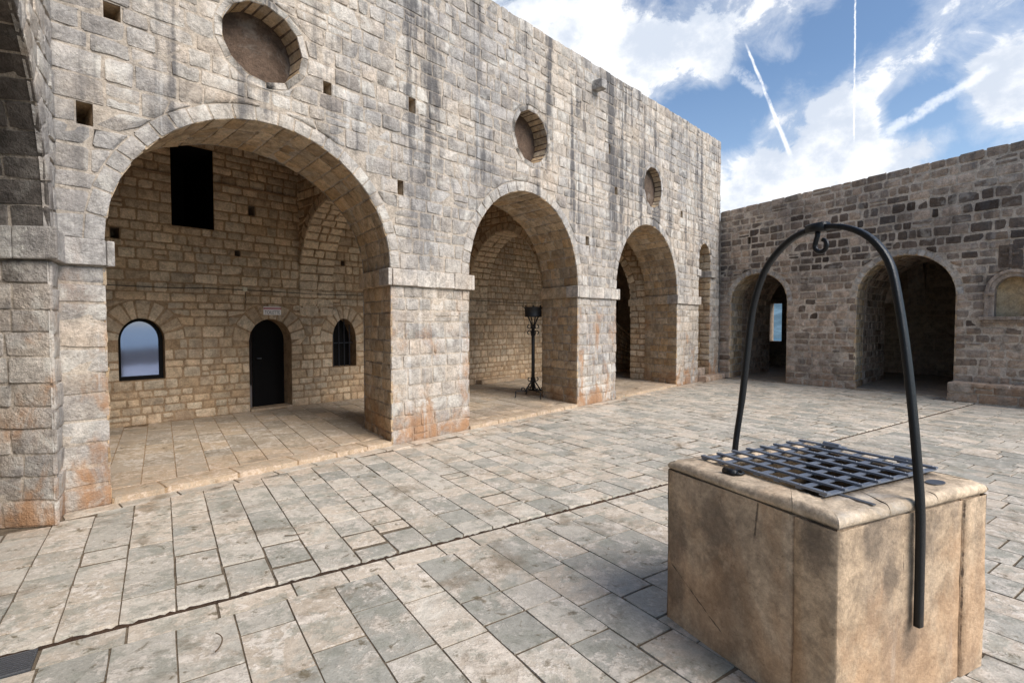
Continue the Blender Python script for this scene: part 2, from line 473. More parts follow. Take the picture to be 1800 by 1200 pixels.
def thing(name, loc, label, cat, group=None, kind=None):
    o = bpy.data.objects.new(name, None)
    o.empty_display_size = .2
    C.objects.link(o)
    o.location = loc
    return tag(o, label, cat, group, kind)


def base_of(p):
    v = np.zeros(3)
    while p is not None:
        v += np.array(p.location)
        p = p.parent
    return v


def mesh_obj(name, verts, faces, mat, parent=None, smooth=False, tint=None, center=None):
    verts = np.asarray(verts, float)
    if center is None:
        center = verts.mean(0)
    me = bpy.data.meshes.new(name)
    me.from_pydata((verts - center).tolist(), [], faces)
    if smooth is True:
        me.polygons.foreach_set('use_smooth', [True] * len(me.polygons))
    elif smooth is not False:
        me.polygons.foreach_set('use_smooth', smooth)
    a = me.attributes.new('tint', 'FLOAT_COLOR', 'POINT')
    if tint is None:
        tint = np.tile([.4, .5, 0, 1], (len(verts), 1))
    a.data.foreach_set('color', np.asarray(tint, np.float32).ravel())
    me.materials.append(mat)
    o = bpy.data.objects.new(name, me)
    C.objects.link(o)
    o.location = center - base_of(parent)
    if parent is not None:
        o.parent = parent
    return o


class Acc:
    """collects geometry of ONE part"""

    def __init__(self):
        self.v, self.f, self.n = [], [], 0

    def add(self, v, f):
        self.f += [tuple(i + self.n for i in q) for q in f]
        self.v += [tuple(map(float, p)) for p in v]
        self.n += len(v)

    def box(self, o, ax, ay, az):
        o, ax, ay, az = map(np.asarray, (o, ax, ay, az))
        v = [o + i * ax + j * ay + k * az for k in (0, 1) for j in (0, 1) for i in (0, 1)]
        f = [(0, 2, 3, 1), (4, 5, 7, 6), (0, 1, 5, 4), (2, 6, 7, 3), (0, 4, 6, 2), (1, 3, 7, 5)]
        if np.dot(np.cross(ax, ay), az) < 0:
            f = [q[::-1] for q in f]
        self.add(v, f)

    def tube(self, path, r, ns=8, closed=False, prof=None, up=None):
        path = np.asarray(path, float)
        n = len(path)
        T = np.gradient(path, axis=0) if not closed else np.roll(path, -1, 0) - np.roll(path, 1, 0)
        T /= np.linalg.norm(T, axis=1)[:, None]
        ref = np.array([0, 0, 1.]) if up is None else np.asarray(up, float)
        if up is None and abs(T[0] @ ref) > .9:
            ref = np.array([1., 0, 0])
        rr = np.broadcast_to(np.asarray(r, float), (n,))
        if prof is None:
            prof = [(math.cos(2 * math.pi * k / ns), math.sin(2 * math.pi * k / ns)) for k in range(ns)]
        ns = len(prof)
        vs_ = []
        U = None
        for i in range(n):
            w = ref if (U is None or up is not None) else U
            S = w - T[i] * (w @ T[i])
            S /= np.linalg.norm(S)
            U = S
            Bn = np.cross(T[i], S)
            for a, b in prof:
                vs_.append(path[i] + rr[i] * (a * S + b * Bn))
        fs = []
        m = n if closed else n - 1
        for i in range(m):
            for k in range(ns):
                a, b = i * ns + k, i * ns + (k + 1) % ns
                c, d = ((i + 1) % n) * ns + (k + 1) % ns, ((i + 1) % n) * ns + k
                fs.append((a, b, c, d))
        if not closed:
            fs.append(tuple(range(ns))[::-1])
            fs.append(tuple((n - 1) * ns + k for k in range(ns)))
        self.add(vs_, fs)

    def build(self, name, mat, parent=None, smooth=False, bevel=0.0, tint=None):
        o = mesh_obj(name, self.v, self.f, mat, parent, smooth, None)
        if tint is not None:
            o.data.attributes['tint'].data.foreach_set('color', np.tile(np.float32([*tint, 1]), self.n))
        if bevel:
            bm = bmesh.new()
            bm.from_mesh(o.data)
            bmesh.ops.bevel(bm, geom=bm.edges[:], offset=bevel, segments=2, profile=.6, affect='EDGES', clamp_overlap=True)
            bm.to_mesh(o.data)
            bm.free()
        return o


def sheet(P, loops):
    """filled planar region with holes; P maps (a,b)->3d"""
    polys = [[Vector((a, b, 0)) for a, b in lp] for lp in loops]
    tris = tessellate_polygon(polys)
    flat = [p for lp in loops for p in lp]
    return [P(a, b) for a, b in flat], [tuple(t) for t in tris]


# ------------------------------------------------------------------ stone pieces
_face_cache = {}


def grid_faces(nx, ny):
    k = (nx, ny)
    if k not in _face_cache:
        _face_cache[k] = [(j * nx + i, j * nx + i + 1, (j + 1) * nx + i + 1, (j + 1) * nx + i) for j in range(ny - 1) for i in range(nx - 1)]
    return _face_cache[k]


def stone_topology(nx, ny):
    """front faces share smooth vertices; the skirt has its own copies so that the arris stays crisp"""
    k = (nx, ny, 's')
    if k not in _face_cache:
        mx, my = nx - 2, ny - 2
        idx = [(j + 1) * nx + i + 1 for j in range(my) for i in range(mx)]
        fs = [(j * mx + i, j * mx + i + 1, (j + 1) * mx + i + 1, (j + 1) * mx + i) for j in range(my - 1) for i in range(mx - 1)]
        sm = [True] * len(fs)
        inner = [(1, i) for i in range(1, nx - 1)] + [(j, nx - 2) for j in range(2, ny - 1)] + [(ny - 2, i) for i in range(nx - 3, 0, -1)] + [(j, 1) for j in range(ny - 3, 1, -1)]
        n = len(inner)
        b = len(idx)
        outer = []
        for (j, i) in inner:
            oj = 0 if j == 1 else (ny - 1 if j == ny - 2 else j)
            oi = 0 if i == 1 else (nx - 1 if i == nx - 2 else i)
            outer.append((oj, oi))
        idx += [j * nx + i for j, i in inner] + [j * nx + i for j, i in outer]
        for q in range(n):
            r = (q + 1) % n
            fs.append((b + q, b + n + q, b + n + r, b + r))
            sm.append(False)
        _face_cache[k] = (fs, np.array(idx), sm)
    return _face_cache[k]


class Stone:
    __slots__ = ('v', 'f', 'tint', 'area', 'sm')


def scr_area(Q):
    x, y = proj(Q)
    if not np.all(np.isfinite(x)):
        return 0.0
    if x.max() < 0 or x.min() > 1800 or y.max() < 0 or y.min() > 1200:
        return 0.0
    return 0.5 * abs(np.dot(x, np.roll(y, -1)) - np.dot(y, np.roll(x, -1)))


def make_stone(f, a0, a1, b0, b1, ref, gap=.006, j=(1, 1, 1, 1), rough=.006, dome=.004, bev=.012, depth=.034, wob=.006,
               push=None, nx=7, ny=6, tint=None, seen=None, proud=0.0, rnd=.35, flat=False):
    """one rough-dressed stone on the surface f(a,b); j scales the joint at (a0,a1,b0,b1) sides (0 at an arris)"""
    la, lb = a1 - a0, b1 - b0
    if la < .03 or lb < .03:
        return None
    A0, A1, B0, B1 = a0 + gap * j[0], a1 - gap * j[1], b0 + gap * j[2], b1 - gap * j[3]
    be = min(bev, .22 * (A1 - A0), .22 * (B1 - B0))
    if not flat:
        nx, ny = max(nx, 6) if nx > 4 else nx, max(ny, 6) if ny > 4 else ny

    def axis(lo, hi, n):
        if n < 6 or flat:
            return np.concatenate([[lo], np.linspace(lo + be, hi - be, n - 2), [hi]])
        m = (hi - lo) * RNG.uniform(.35, .65) + lo
        mid = [m] if n == 7 else list(np.linspace(lo, hi, n - 4)[1:-1]) if n > 7 else []
        return np.array([lo, lo + be * .35, lo + be * 1.35, *mid, hi - be * 1.35, hi - be * .35, hi])
    xs, ys = axis(A0, A1, nx), axis(B0, B1, ny)
    A, B = np.meshgrid(xs, ys)
    h = np.full(A.shape, proud + RNG.normal(0, rough * .38)) + RNG.normal(0, rough, A.shape)
    h[2:-2, 2:-2] += dome
    if flat:
        h = np.full(A.shape, h.mean()) + (A - A0) * RNG.normal(0, rough * 2.5) + (B - B0) * RNG.normal(0, rough * 2.5)
    elif nx > 5 and ny > 5:
        drop = be * .30
        h[1, :], h[-2, :] = h[2, :] - drop, h[-3, :] - drop
        h[:, 1], h[:, -2] = h[:, 2] - drop, h[:, -3] - drop
    h[0, :] = h[-1, :] = -depth
    h[:, 0] = h[:, -1] = -depth
    # wavy outline and knocked corners (not on an arris)
    def wig(col, sgn, jj, along):
        if jj:
            d = np.minimum(np.abs(RNG.normal(0, wob, along)), .09 * min(la, lb)) * sgn
            return d
        return np.zeros(along)
    w = wig(0, 1, j[0], ny)
    A[:, 0] += w
    A[:, 1] += w
    if nx > 5 and not flat:
        A[:, 2] += w
    w = wig(0, -1, j[1], ny)
    A[:, -1] += w
    A[:, -2] += w
    if nx > 5 and not flat:
        A[:, -3] += w
    w = wig(0, 1, j[2], nx)
    B[0] += w
    B[1] += w
    if ny > 5 and not flat:
        B[2] += w
    w = wig(0, -1, j[3], nx)
    B[-1] += w
    B[-2] += w
    if ny > 5 and not flat:
        B[-3] += w
    rc = min(rnd * .05, .2 * min(la, lb))
    for (jy, jx, sa, sb, ja, jb) in ((0, 0, 1, 1, j[0], j[2]), (0, -1, -1, 1, j[1], j[2]), (-1, 0, 1, -1, j[0], j[3]), (-1, -1, -1, -1, j[1], j[3])):
        c = rc * RNG.random()
        A[jy, jx] += sa * c * (1 if ja else 0)
        B[jy, jx] += sb * c * (1 if jb else 0)
        y1, x1 = (1 if jy == 0 else -2), (1 if jx == 0 else -2)
        A[y1, x1] += .6 * sa * c * (1 if ja else 0)
        B[y1, x1] += .6 * sb * c * (1 if jb else 0)
        if nx > 5 and ny > 5 and not flat:
            y2, x2 = (2 if jy == 0 else -3), (2 if jx == 0 else -3)
            A[y2, x2] += .45 * sa * c * (1 if ja else 0)
            B[y2, x2] += .45 * sb * c * (1 if jb else 0)
    A += 0.0
    if push is not None:
        r = push(A, B)
        if r is None:
            return None
        A, B = r
        ia, ib = A[1:-1, 1:-1], B[1:-1, 1:-1]
        cr = (ia[:-1, 1:] - ia[:-1, :-1]) * (ib[1:, :-1] - ib[:-1, :-1]) - (ib[:-1, 1:] - ib[:-1, :-1]) * (ia[1:, :-1] - ia[:-1, :-1])
        if -cr[cr < 0].sum() > .02 * cr[cr > 0].sum() or cr.sum() < .12 * la * lb:
            return None
    P = f(A, B)
    e = .004
    Pa = f(A + e, B) - f(A - e, B)
    Pb = f(A, B + e) - f(A, B - e)
    N = np.cross(Pa, Pb)
    N /= np.linalg.norm(N, axis=-1)[..., None] + 1e-12
    rv = ref(P) if callable(ref) else ref
    sg = np.sign((N * rv).sum(-1))
    N *= sg[..., None]
    V = P + N * h[..., None]
    s = Stone()
    fc, idx, sm = stone_topology(nx, ny)
    s.v = V.reshape(-1, 3)[idx]
    s.sm = sm
    s.f = fc if sg.mean() > 0 else [q[::-1] for q in fc]
    if tint is None:
        tint = (RNG.random(), RNG.random(), 0.0)
    s.tint = (*tint, 1.0)
    mid = P.reshape(-1, 3).mean(0)
    s.area = scr_area(P[[0, 0, -1, -1], [0, -1, -1, 0]])
    if seen is not None and s.area > 0 and not seen(mid):
        s.area *= 1e-3
    return s


def emit(parent, name, stones, mat, limit=290, minarea=2.0):
    stones = sorted([s for s in stones if s is not None], key=lambda s: -s.area)
    big = [s for s in stones[:limit] if s.area > minarea]
    rest = stones[len(big):]
    for s in big:
        mesh_obj(name, s.v, s.f, mat, parent, s.sm, np.tile(s.tint, (len(s.v), 1)))
    if rest:
        v = np.concatenate([s.v for s in rest])
        t = np.concatenate([np.tile(s.tint, (len(s.v), 1)) for s in rest])
        fs, n = [], 0
        for s in rest:
            fs += [tuple(i + n for i in q) for q in s.f]
            n += len(s.v)
        o = mesh_obj(name, v, fs, mat, parent, sum((s.sm for s in rest), []), t)
        o['kind'] = 'stuff'
    return big


class Op:
    """opening in a wall: arch (elliptic head), circle or rectangle"""

    def __init__(s, kind, c, w, z0=0., zs=0., rise=0., ring=0.):
        s.kind, s.c, s.w, s.z0, s.zs, s.rise, s.ring = kind, c, w, z0, zs, rise, ring

    def width(s, z):
        if s.kind == 'rect':
            return s.w if s.z0 - 1e-4 <= z <= s.zs + 1e-4 else 0.
        if s.kind == 'circle':
            R = s.w + s.ring
            q = R * R - (z - s.zs) ** 2
            return math.sqrt(q) if q > 0 else 0.
        if z < s.z0 - 1e-4:
            return 0.
        if z <= s.zs + 1e-4:
            return s.w
        q = 1 - ((z - s.zs) / (s.rise + s.ring)) ** 2
        return (s.w + s.ring) * math.sqrt(q) if q > 0 else 0.

    def row(s, za, zb):
        e = 2e-3
        return min(s.width(za + e), s.width(zb - e))

    def push(s, A, Z, gap):
        if s.kind == 'rect':
            return A, Z
        W = s.w + s.ring + gap
        Hh = (W if s.kind == 'circle' else s.rise + s.ring + gap)
        dx, dz = A - s.c, Z - s.zs
        r = np.sqrt((dx / W) ** 2 + (dz / Hh) ** 2)
        ins = (r < 1) & ((dz > 1e-3) if s.kind == 'arch' else True)
        if ins.all():
            return None
        k = np.where(ins, 1 / np.maximum(r, 1e-3), 1)
        A2 = np.where(ins, s.c + dx * k, A)
        Z2 = np.where(ins, s.zs + dz * k, Z)
        return A2, Z2

    def loop(s, n=28):
        if s.kind == 'rect':
            return [(s.c - s.w, s.z0), (s.c + s.w, s.z0), (s.c + s.w, s.zs), (s.c - s.w, s.zs)]
        if s.kind == 'circle':
            return [(s.c + s.w * math.cos(t), s.zs + s.w * math.sin(t)) for t in np.linspace(0, 2 * math.pi, n, endpoint=False)]
        return [(s.c - s.w, s.z0), (s.c + s.w, s.z0)] + [(s.c + s.w * math.cos(t), s.zs + s.rise * math.sin(t)) for t in np.linspace(0, math.pi, n)]


def courses(levels, mean, jit=.15):
    out = []
    for a, b in zip(levels[:-1], levels[1:]):
        n = max(1, round((b - a) / mean))
        w = 1 + RNG.uniform(-jit, jit, n)
        c = a + np.concatenate([[0], np.cumsum(w / w.sum())]) * (b - a)
        out += list(zip(c[:-1], c[1:]))
    return out


def splits(a, b, mean, jit=.46):
    n = max(1, round((b - a) / mean))
    w = 1 + RNG.uniform(-jit, jit, n)
    c = a + np.concatenate([[0], np.cumsum(w / w.sum())]) * (b - a)
    return list(zip(c[:-1], c[1:]))


def lay_wall(f, ref, s0, s1, levels, mean_h, mean_w, ops, holes=(), end_j=(1, 1), seen=None, tintf=None, skip=None, rowjit=.15, split=.07, topjit=0., **kw):
    """coursed rubble around openings; holes=(s,z,w) putlog holes are snapped to a course. Returns stones, hole rects"""
    st, rects = [], []
    gap = kw.get('gap', .006)
    for za, zb in courses(levels, mean_h, rowjit):
        last = topjit > 0 and zb > levels[-1] - 1e-4
        cuts = []
        for o in ops:
            w = o.row(za, zb)
            if w > .01:
                cuts.append((o.c - w, o.c + w, o.kind != 'rect' and False or (o.kind in ('arch', 'rect') and zb <= o.zs + 1e-3)))
        for (hs, hz, hw) in holes:
            if za <= hz < zb:
                cuts.append((hs - hw, hs + hw, False))
                rects.append((hs - hw, hs + hw, za, zb))
        cuts.sort()
        segs, cur, jl = [], s0, end_j[0]
        for a, b, arris in cuts:
            if a > cur + .02:
                segs.append((cur, a, jl, 0 if arris else 1))
            cur = max(cur, b)
            jl = 0 if arris else 1
        if s1 > cur + .02:
            segs.append((cur, s1, jl, end_j[1]))

        def push(A, B):
            for o in ops:
                r = o.push(A, B, gap)
                if r is None:
                    return None
                A, B = r
            return A, B
        for a, b, jl, jr in segs:
            parts = splits(a, b, mean_w * RNG.uniform(.85, 1.15))
            for k, (p, q) in enumerate(parts):
                jj = (jl if k == 0 else 1, jr if k == len(parts) - 1 else 1, 1, 1)
                subs = [(za, zb)]
                if RNG.random() < split and zb - za > .15 and 0 < k < len(parts) - 1:
                    zm = za + (zb - za) * RNG.uniform(.4, .6)
                    subs = [(za, zm), (zm, zb)]
                for (ya, yb) in subs:
                    if last and yb == zb:
                        yb += RNG.normal(0, topjit)
                    if skip and skip(p, q, ya, yb):
                        continue
                    t = tintf((p + q) / 2, (ya + yb) / 2) if tintf else None
                    st.append(make_stone(f, p, q, ya, yb, ref, j=jj, push=push, tint=t, seen=seen, **kw))
    return st, rects


class Prof:
    """jamb + elliptic arch profile, outer and inner (splayed), lofted through a thickness"""

    def __init__(s, c, w, zs, rise, T, dw=0., dc=0., drise=0., z0=0.):
        na = 48
        th = np.linspace(math.pi, 0, na)

        def prof(c, w, rise):
            L = [(c - w, z0)] if z0 < zs else []
            L += [(c + w * math.cos(t), zs + rise * math.sin(t)) for t in th]
            L += [(c + w, z0)] if z0 < zs else []
            return np.array(L)
        s.o, s.i = prof(c, w, rise), prof(c + dc, w + dw, rise + drise)
        d = np.linalg.norm(np.diff(s.o, axis=0), axis=1)
        s.b = np.concatenate([[0], np.cumsum(d)])
        s.L = s.b[-1]
        s.j0 = s.b[1] if z0 < zs else 0
        s.j1 = s.b[-2] if z0 < zs else s.L
        s.T, s.c, s.zs, s.z0 = T, c, zs, z0

    def at(s, a, b):
        t = np.clip(np.asarray(a) / s.T, -.05, 1.05)
        so, zo = np.interp(b, s.b, s.o[:, 0]), np.interp(b, s.b, s.o[:, 1])
        si, zi = np.interp(b, s.b, s.i[:, 0]), np.interp(b, s.b, s.i[:, 1])
        return so + (si - so) * t, zo + (zi - zo) * t


class Plane:
    def __init__(s, P0, u, hd, warp=None):
        s.P0 = np.array([*P0, 0.]) if len(P0) == 2 else np.array(P0, float)
        s.u = np.array([*u, 0.])
        s.h = np.array([*hd, 0.])
        s.warp = warp

    def __call__(s, a, z, h=0.):
        a, z, h = np.broadcast_arrays(np.asarray(a, float), np.asarray(z, float), np.asarray(h, float))
        zz = s.warp(a, z) if s.warp else z
        P = s.P0 + a[..., None] * s.u + h[..., None] * s.h
        P[..., 2] += zz
        return P


def loft_fn(pl, pr):
    def f(a, b):
        ss, zz = pr.at(a, b)
        return pl(ss, zz, -np.asarray(a))
    return f


def lay_loft(pl, pr, mean_a, mean_b, levels=(), seen=None, tintf=None, **kw):
    """stones on jambs and soffit; levels = b values that must be joints"""
    f = loft_fn(pl, pr)
    ctr = pl(pr.c, pr.zs, -pr.T / 2)

    def ref(P):
        c = np.array(ctr)
        d = c - P
        ax = pl.h
        return d - (d @ ax)[..., None] * ax
    st_j, st_s = [], []
    lv = sorted({0., pr.j0, pr.j1, pr.L} | set(levels))
    for ba, bb in courses(lv, mean_b, .12):
        if bb - ba < .02:
            continue
        js = (ba + bb) / 2 < pr.j0 or (ba + bb) / 2 > pr.j1
        parts = splits(0., pr.T, mean_a * RNG.uniform(.8, 1.2), .3)
        for k, (p, q) in enumerate(parts):
            t = tintf() if tintf else None
            s = make_stone(f, p, q, ba, bb, ref, j=(0 if k == 0 else 1, 0 if k == len(parts) - 1 else 1, 1, 1), seen=seen, tint=t, **kw)
            (st_j if js else st_s).append(s)
    return st_j, st_s


def loft_sheet(pl, pr, off=.008):
    f = loft_fn(pl, pr)
    bs = np.concatenate([[0, max(pr.j0 - 1e-3, 1e-3)], np.linspace(pr.j0, pr.j1, 40), [pr.L]]) if pr.z0 < pr.zs else np.linspace(0, pr.L, 42)
    A, B = np.meshgrid([0., pr.T * .5, pr.T], bs)
    ss, zz = pr.at(A, B)
    dx, dz = ss - pr.c, np.maximum(zz - pr.zs, 0)
    r = np.hypot(dx, dz) + 1e-6
    P = pl(ss + dx / r * off, zz + dz / r * off, -A)
    return P.reshape(-1, 3), grid_faces(3, len(bs))


def ring_stones(pl, o, n, seen=None, tintf=None, half=False, **kw):
    """voussoirs round the head of an opening"""
    st = []
    full = o.kind == 'circle'
    a0, a1 = (0, 2 * math.pi) if full else (0, math.pi)
    W, Hh = o.w, (o.w if full else o.rise)
    R = (W + Hh) / 2

    def f(a, b):
        th = np.asarray(a) / R
        return pl(o.c + (W + b) * np.cos(th), o.zs + (Hh + b) * np.sin(th))
    for p, q in splits(a0 * R, a1 * R, (a1 - a0) * R / n, .2):
        st.append(make_stone(f, p, q, 0, o.ring, pl.h, seen=seen, j=(1, 1, 0, 1), tint=tintf() if tintf else None, **kw))
    return st


def block(name, parent, mat, pl, a0, a1, z0, z1, h0, h1, bevel=.012, tint=None, jit=.004):
    """rough bevelled block in plane coordinates"""
    acc = Acc()
    v = []
    for k in (h0, h1):
        for zz in (z0, z1):
            for a in (a0, a1):
                v.append(pl(a + RNG.normal(0, jit * .3), zz + RNG.normal(0, jit), k + (RNG.normal(0, jit) if k == h1 else 0)))
    acc.add(v, [(0, 2, 3, 1), (4, 5, 7, 6), (0, 1, 5, 4), (2, 6, 7, 3), (0, 4, 6, 2), (1, 3, 7, 5)])
    if tint is None:
        tint = (RNG.random() * .6, RNG.random(), 0)
    o = acc.build(name, mat, parent, False, bevel, tint)
    bm = bmesh.new()
    bm.from_mesh(o.data)
    bmesh.ops.recalc_face_normals(bm, faces=bm.faces[:])
    bm.to_mesh(o.data)
    bm.free()
    return o


# ------------------------------------------------------------------ layout of the place
az = math.radians(41.9)
U = V2(math.sin(az), math.cos(az))
Nn = V2(-math.cos(az), math.sin(az))
D0 = 6.037
warp_main = lambda a, z: z + np.clip((z - 4.2) / 2.8, 0, 2) * (.03 * (a - 6.24))
MAIN = Plane(Nn * D0, U, -Nn, warp_main)
INNER = lambda d: Plane(Nn * (D0 + d), U, -Nn)
UR = V2(.6142511, -.78911063)
NR = V2(.78911063, .6142511)
DR = 15.1047
warp_r = lambda a, z: z + np.clip((z - 3.6) / 1.6, 0, 2) * (.057 * (a + 9.09))
RIGHT = Plane(NR * DR, UR, -NR, warp_r)
J = V2(-4.0, 4.61)
UL = V2(.53906617, -.84226341)
NL = V2(.84226341, .53906617)
LEFT = Plane(J, UL, NL)
T_MAIN = 1.1
ZS = 2.46
CAP0, CAP1 = 2.22, 2.46
TOP = 6.97
arches = [Op('arch', 2.66, 1.57, 0, ZS, 1.50, .16), Op('arch', 7.21, 1.50, 0, ZS, 1.58, .17), Op('arch', 11.78, 1.57, 0, ZS, 1.63, .17)]
profs = [Prof(2.66, 1.57, ZS, 1.50, 1.08, .20, .06, -.03), Prof(7.21, 1.50, ZS, 1.58, 1.12, .28, .0, -.02), Prof(11.78, 1.57, ZS, 1.63, 1.12, .34, .0, -.03)]
small = Op('arch', 15.21, .42, 0, 3.54, .49, .12)
oculi = [Op('circle', 2.57, .44, 0, 4.86, 0, .085), Op('circle', 7.26, .455, 0, 5.02, 0, .09), Op('circle', 11.92, .46, 0, 4.98, 0, .09)]


def seen_main(P):
    """is a point behind the arcade visible through one of its openings"""
    P = np.asarray(P)
    o = np.array([0, 0, H])
    d = P - o
    dn = d[:2] @ Nn
    if dn <= 0:
        return False
    Q = o + d * (D0 / dn)
    s, z = Q[:2] @ U, Q[2]
    for a in arches:
        if a.width(z) > abs(s - a.c):
            return True
    return False


r_ops = [Op('arch', -7.66, .84, 0, 2.30, .86, .15), Op('arch', -4.12, .985, 0, 2.34, .99, .15)]


def seen_right(P):
    P = np.asarray(P)
    o = np.array([0, 0, H])
    d = P - o
    dn = d[:2] @ NR
    if dn <= 0:
        return False
    Q = o + d * (DR / dn)
    s, z = Q[:2] @ UR, Q[2]
    return any(a.width(z) > abs(s - a.c) for a in r_ops)


def xyz(p2, z=0.):
    return np.array([p2[0], p2[1], z])


# ------------------------------------------------------------------ ground
ground = bpy.data.objects.new('ground', None)
C.objects.link(ground)
ground['kind'] = 'structure'
acc = Acc()
# courtyard bed (mortar and dirt under the slabs), a plateau that ends beyond the fort
acc.box((-14, -8, -.5), (46, 0, 0), (0, 42, 0), (0, 0, .458))
bed = acc.build('joint_bed', M['joint'], ground)
bed['kind'] = 'structure'
_q, _p = V2(math.sin(math.radians(56)), math.cos(math.radians(56))), V2(-math.cos(math.radians(56)), math.sin(math.radians(56)))
for z_, p0_, p1_ in ((-.006, 3.657, 26.), (-.0285, -9., 3.632)):
    acc = Acc()
    acc.box((*(_q * -14 + _p * p0_), z_ - .03), (*(_q * 46), 0), (*(_p * (p1_ - p0_)), 0), (0, 0, .03))
    b_ = acc.build('joint_bed', M['joint'], ground)
    b_['kind'] = 'structure'

SQ = math.radians(56)
QV = V2(math.sin(SQ), math.cos(SQ))      # along the drainage step
PV = V2(-QV[1], QV[0])                   # away from the camera


def pave_fn(z):
    return lambda a, b: np.asarray(a)[..., None] * np.array([*QV, 0]) + np.asarray(b)[..., None] * np.array([*PV, 0]) + np.array([0, 0, z])


def clip_half(A, B, n2, dmax, gap):
    """push paving points back along PV/QV until p.n2 <= dmax"""
    P = A[..., None] * QV + B[..., None] * PV
    dd = P @ n2 - (dmax - gap)
    if (dd > 0).all():
        return None
    den = PV @ n2
    B2 = np.where(dd > 0, B - dd / den, B)
    return A, B2


STEP = 3.655


def make_paving():
    back, front, strip, kerb = [], [], [], []
    up = np.array([0, 0, 1.])

    def push_c(A, B):
        r = clip_half(A, B, Nn, D0 - .19, .004)
        if r is None:
            return None
        return clip_half(*r, NR, DR - .0, .004)
    kw = dict(rough=.0015, dome=.0, bev=.0016, depth=.034, wob=.0009, rnd=.11, flat=True)
    f = pave_fn(0.0)
    for k in range(-26, 60):
        q0 = -.51 + .278 * k
        q1 = q0 + .278
        p = STEP + .0
        first = True
        while p < 17:
            L = RNG.choice([.22, .30, .36, .42, .5], p=[.15, .25, .28, .2, .12]) * RNG.uniform(.9, 1.1)
            Pm = (q0 + .14) * QV + (p + .2) * PV
            if Pm @ Nn - .4 > D0 or Pm @ NR - .6 > DR or q0 < -7 and p > 12:
                break
            tl = (RNG.random(), RNG.random(), RNG.random())
            g = float(RNG.choice([.0008, .0016, .0028]))
            back.append(make_stone(f, q0, q1, p, p + L, up, gap=g if RNG.random() < .85 else .007, j=(1, 1, 0 if first else 4.2, 4.2), push=push_c, tint=tl,
                                   proud=RNG.normal(0.002, .0014), nx=5, ny=5, **kw))
            p += L
            first = False
    f = pave_fn(-.022)
    q = -.56
    while q < 16:
        L = RNG.uniform(.26, .46)
        strip.append(make_stone(f, q, q + L, STEP - .215, STEP - .022, up, gap=.0025, tint=(RNG.random(), .6 + .4 * RNG.random(), RNG.random() * .6), nx=5, ny=4, **kw))
        q += L
    q = -1.5
    while q > -6:
        L = RNG.uniform(.26, .46)
        strip.append(make_stone(f, q - L, q, STEP - .215, STEP - .022, up, gap=.0025, nx=5, ny=4, **kw))
        q -= L
    for k in range(-16, 56):
        q0 = -.545 + .291 * k
        p = STEP - .215
        p += 0 if k % 2 else 0
        while p > -3.5:
            L = RNG.choice([.30, .42, .52, .64], p=[.2, .3, .3, .2]) * RNG.uniform(.9, 1.1)
            pm = (q0 + .15) * QV + (p - .2) * PV
            if pm[1] > .3 or abs(pm[0]) < 3:
                front.append(make_stone(f, q0, q0 + .291, p - L, p, up, gap=float(RNG.choice([.0012, .002, .0028])), j=(1, 1, 2.8, 2.8), push=push_c, tint=(RNG.random() * .8, RNG.random(), RNG.random()),
                                        proud=RNG.normal(0.001, .0012), nx=5, ny=6, **kw))
            p -= L
    # border course along the arcade
    fm = lambda a, b: MAIN(a, 0, b)
    s = .72
    while s < 16.3:
        L = RNG.uniform(.3, .6)
        kerb.append(make_stone(fm, s, min(s + L, 16.38), 0.0, .188, up, gap=.005, tint=(RNG.random() * .6 + .3, RNG.random(), RNG.random() * .6), proud=.004, nx=5, ny=4, **kw))
        s += L
    emit(ground, 'paving_slab', back + front + strip + kerb, M['pave'], 296)


make_paving()


def make_dirt_shade():
    """dark ribbon of dirt and painted-in shadow line along the foot of the paving step"""
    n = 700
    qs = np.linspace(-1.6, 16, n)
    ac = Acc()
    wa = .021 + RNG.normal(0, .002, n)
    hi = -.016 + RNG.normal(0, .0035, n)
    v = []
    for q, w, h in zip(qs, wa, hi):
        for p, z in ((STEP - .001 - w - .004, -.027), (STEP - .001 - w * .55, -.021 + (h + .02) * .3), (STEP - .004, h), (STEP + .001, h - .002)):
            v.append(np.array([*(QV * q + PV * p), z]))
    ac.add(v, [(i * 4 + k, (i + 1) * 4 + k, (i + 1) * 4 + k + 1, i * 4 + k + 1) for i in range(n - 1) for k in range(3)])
    o = ac.build('dirt_shade_strip', M['dirt'], ground, True)
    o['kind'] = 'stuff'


make_dirt_shade()

# loggia floor
lfloor = bpy.data.objects.new('loggia_floor', None)
C.objects.link(lfloor)
lfloor.location = MAIN(7, 0, -2)
lfloor['kind'] = 'structure'
acc = Acc()
acc.box(MAIN(-1.5, -.2, -.03), xyz(U * 18.6), xyz(Nn * 6.5), (0, 0, .254))
acc.build('floor_bed', M['mortar_inner'], lfloor)


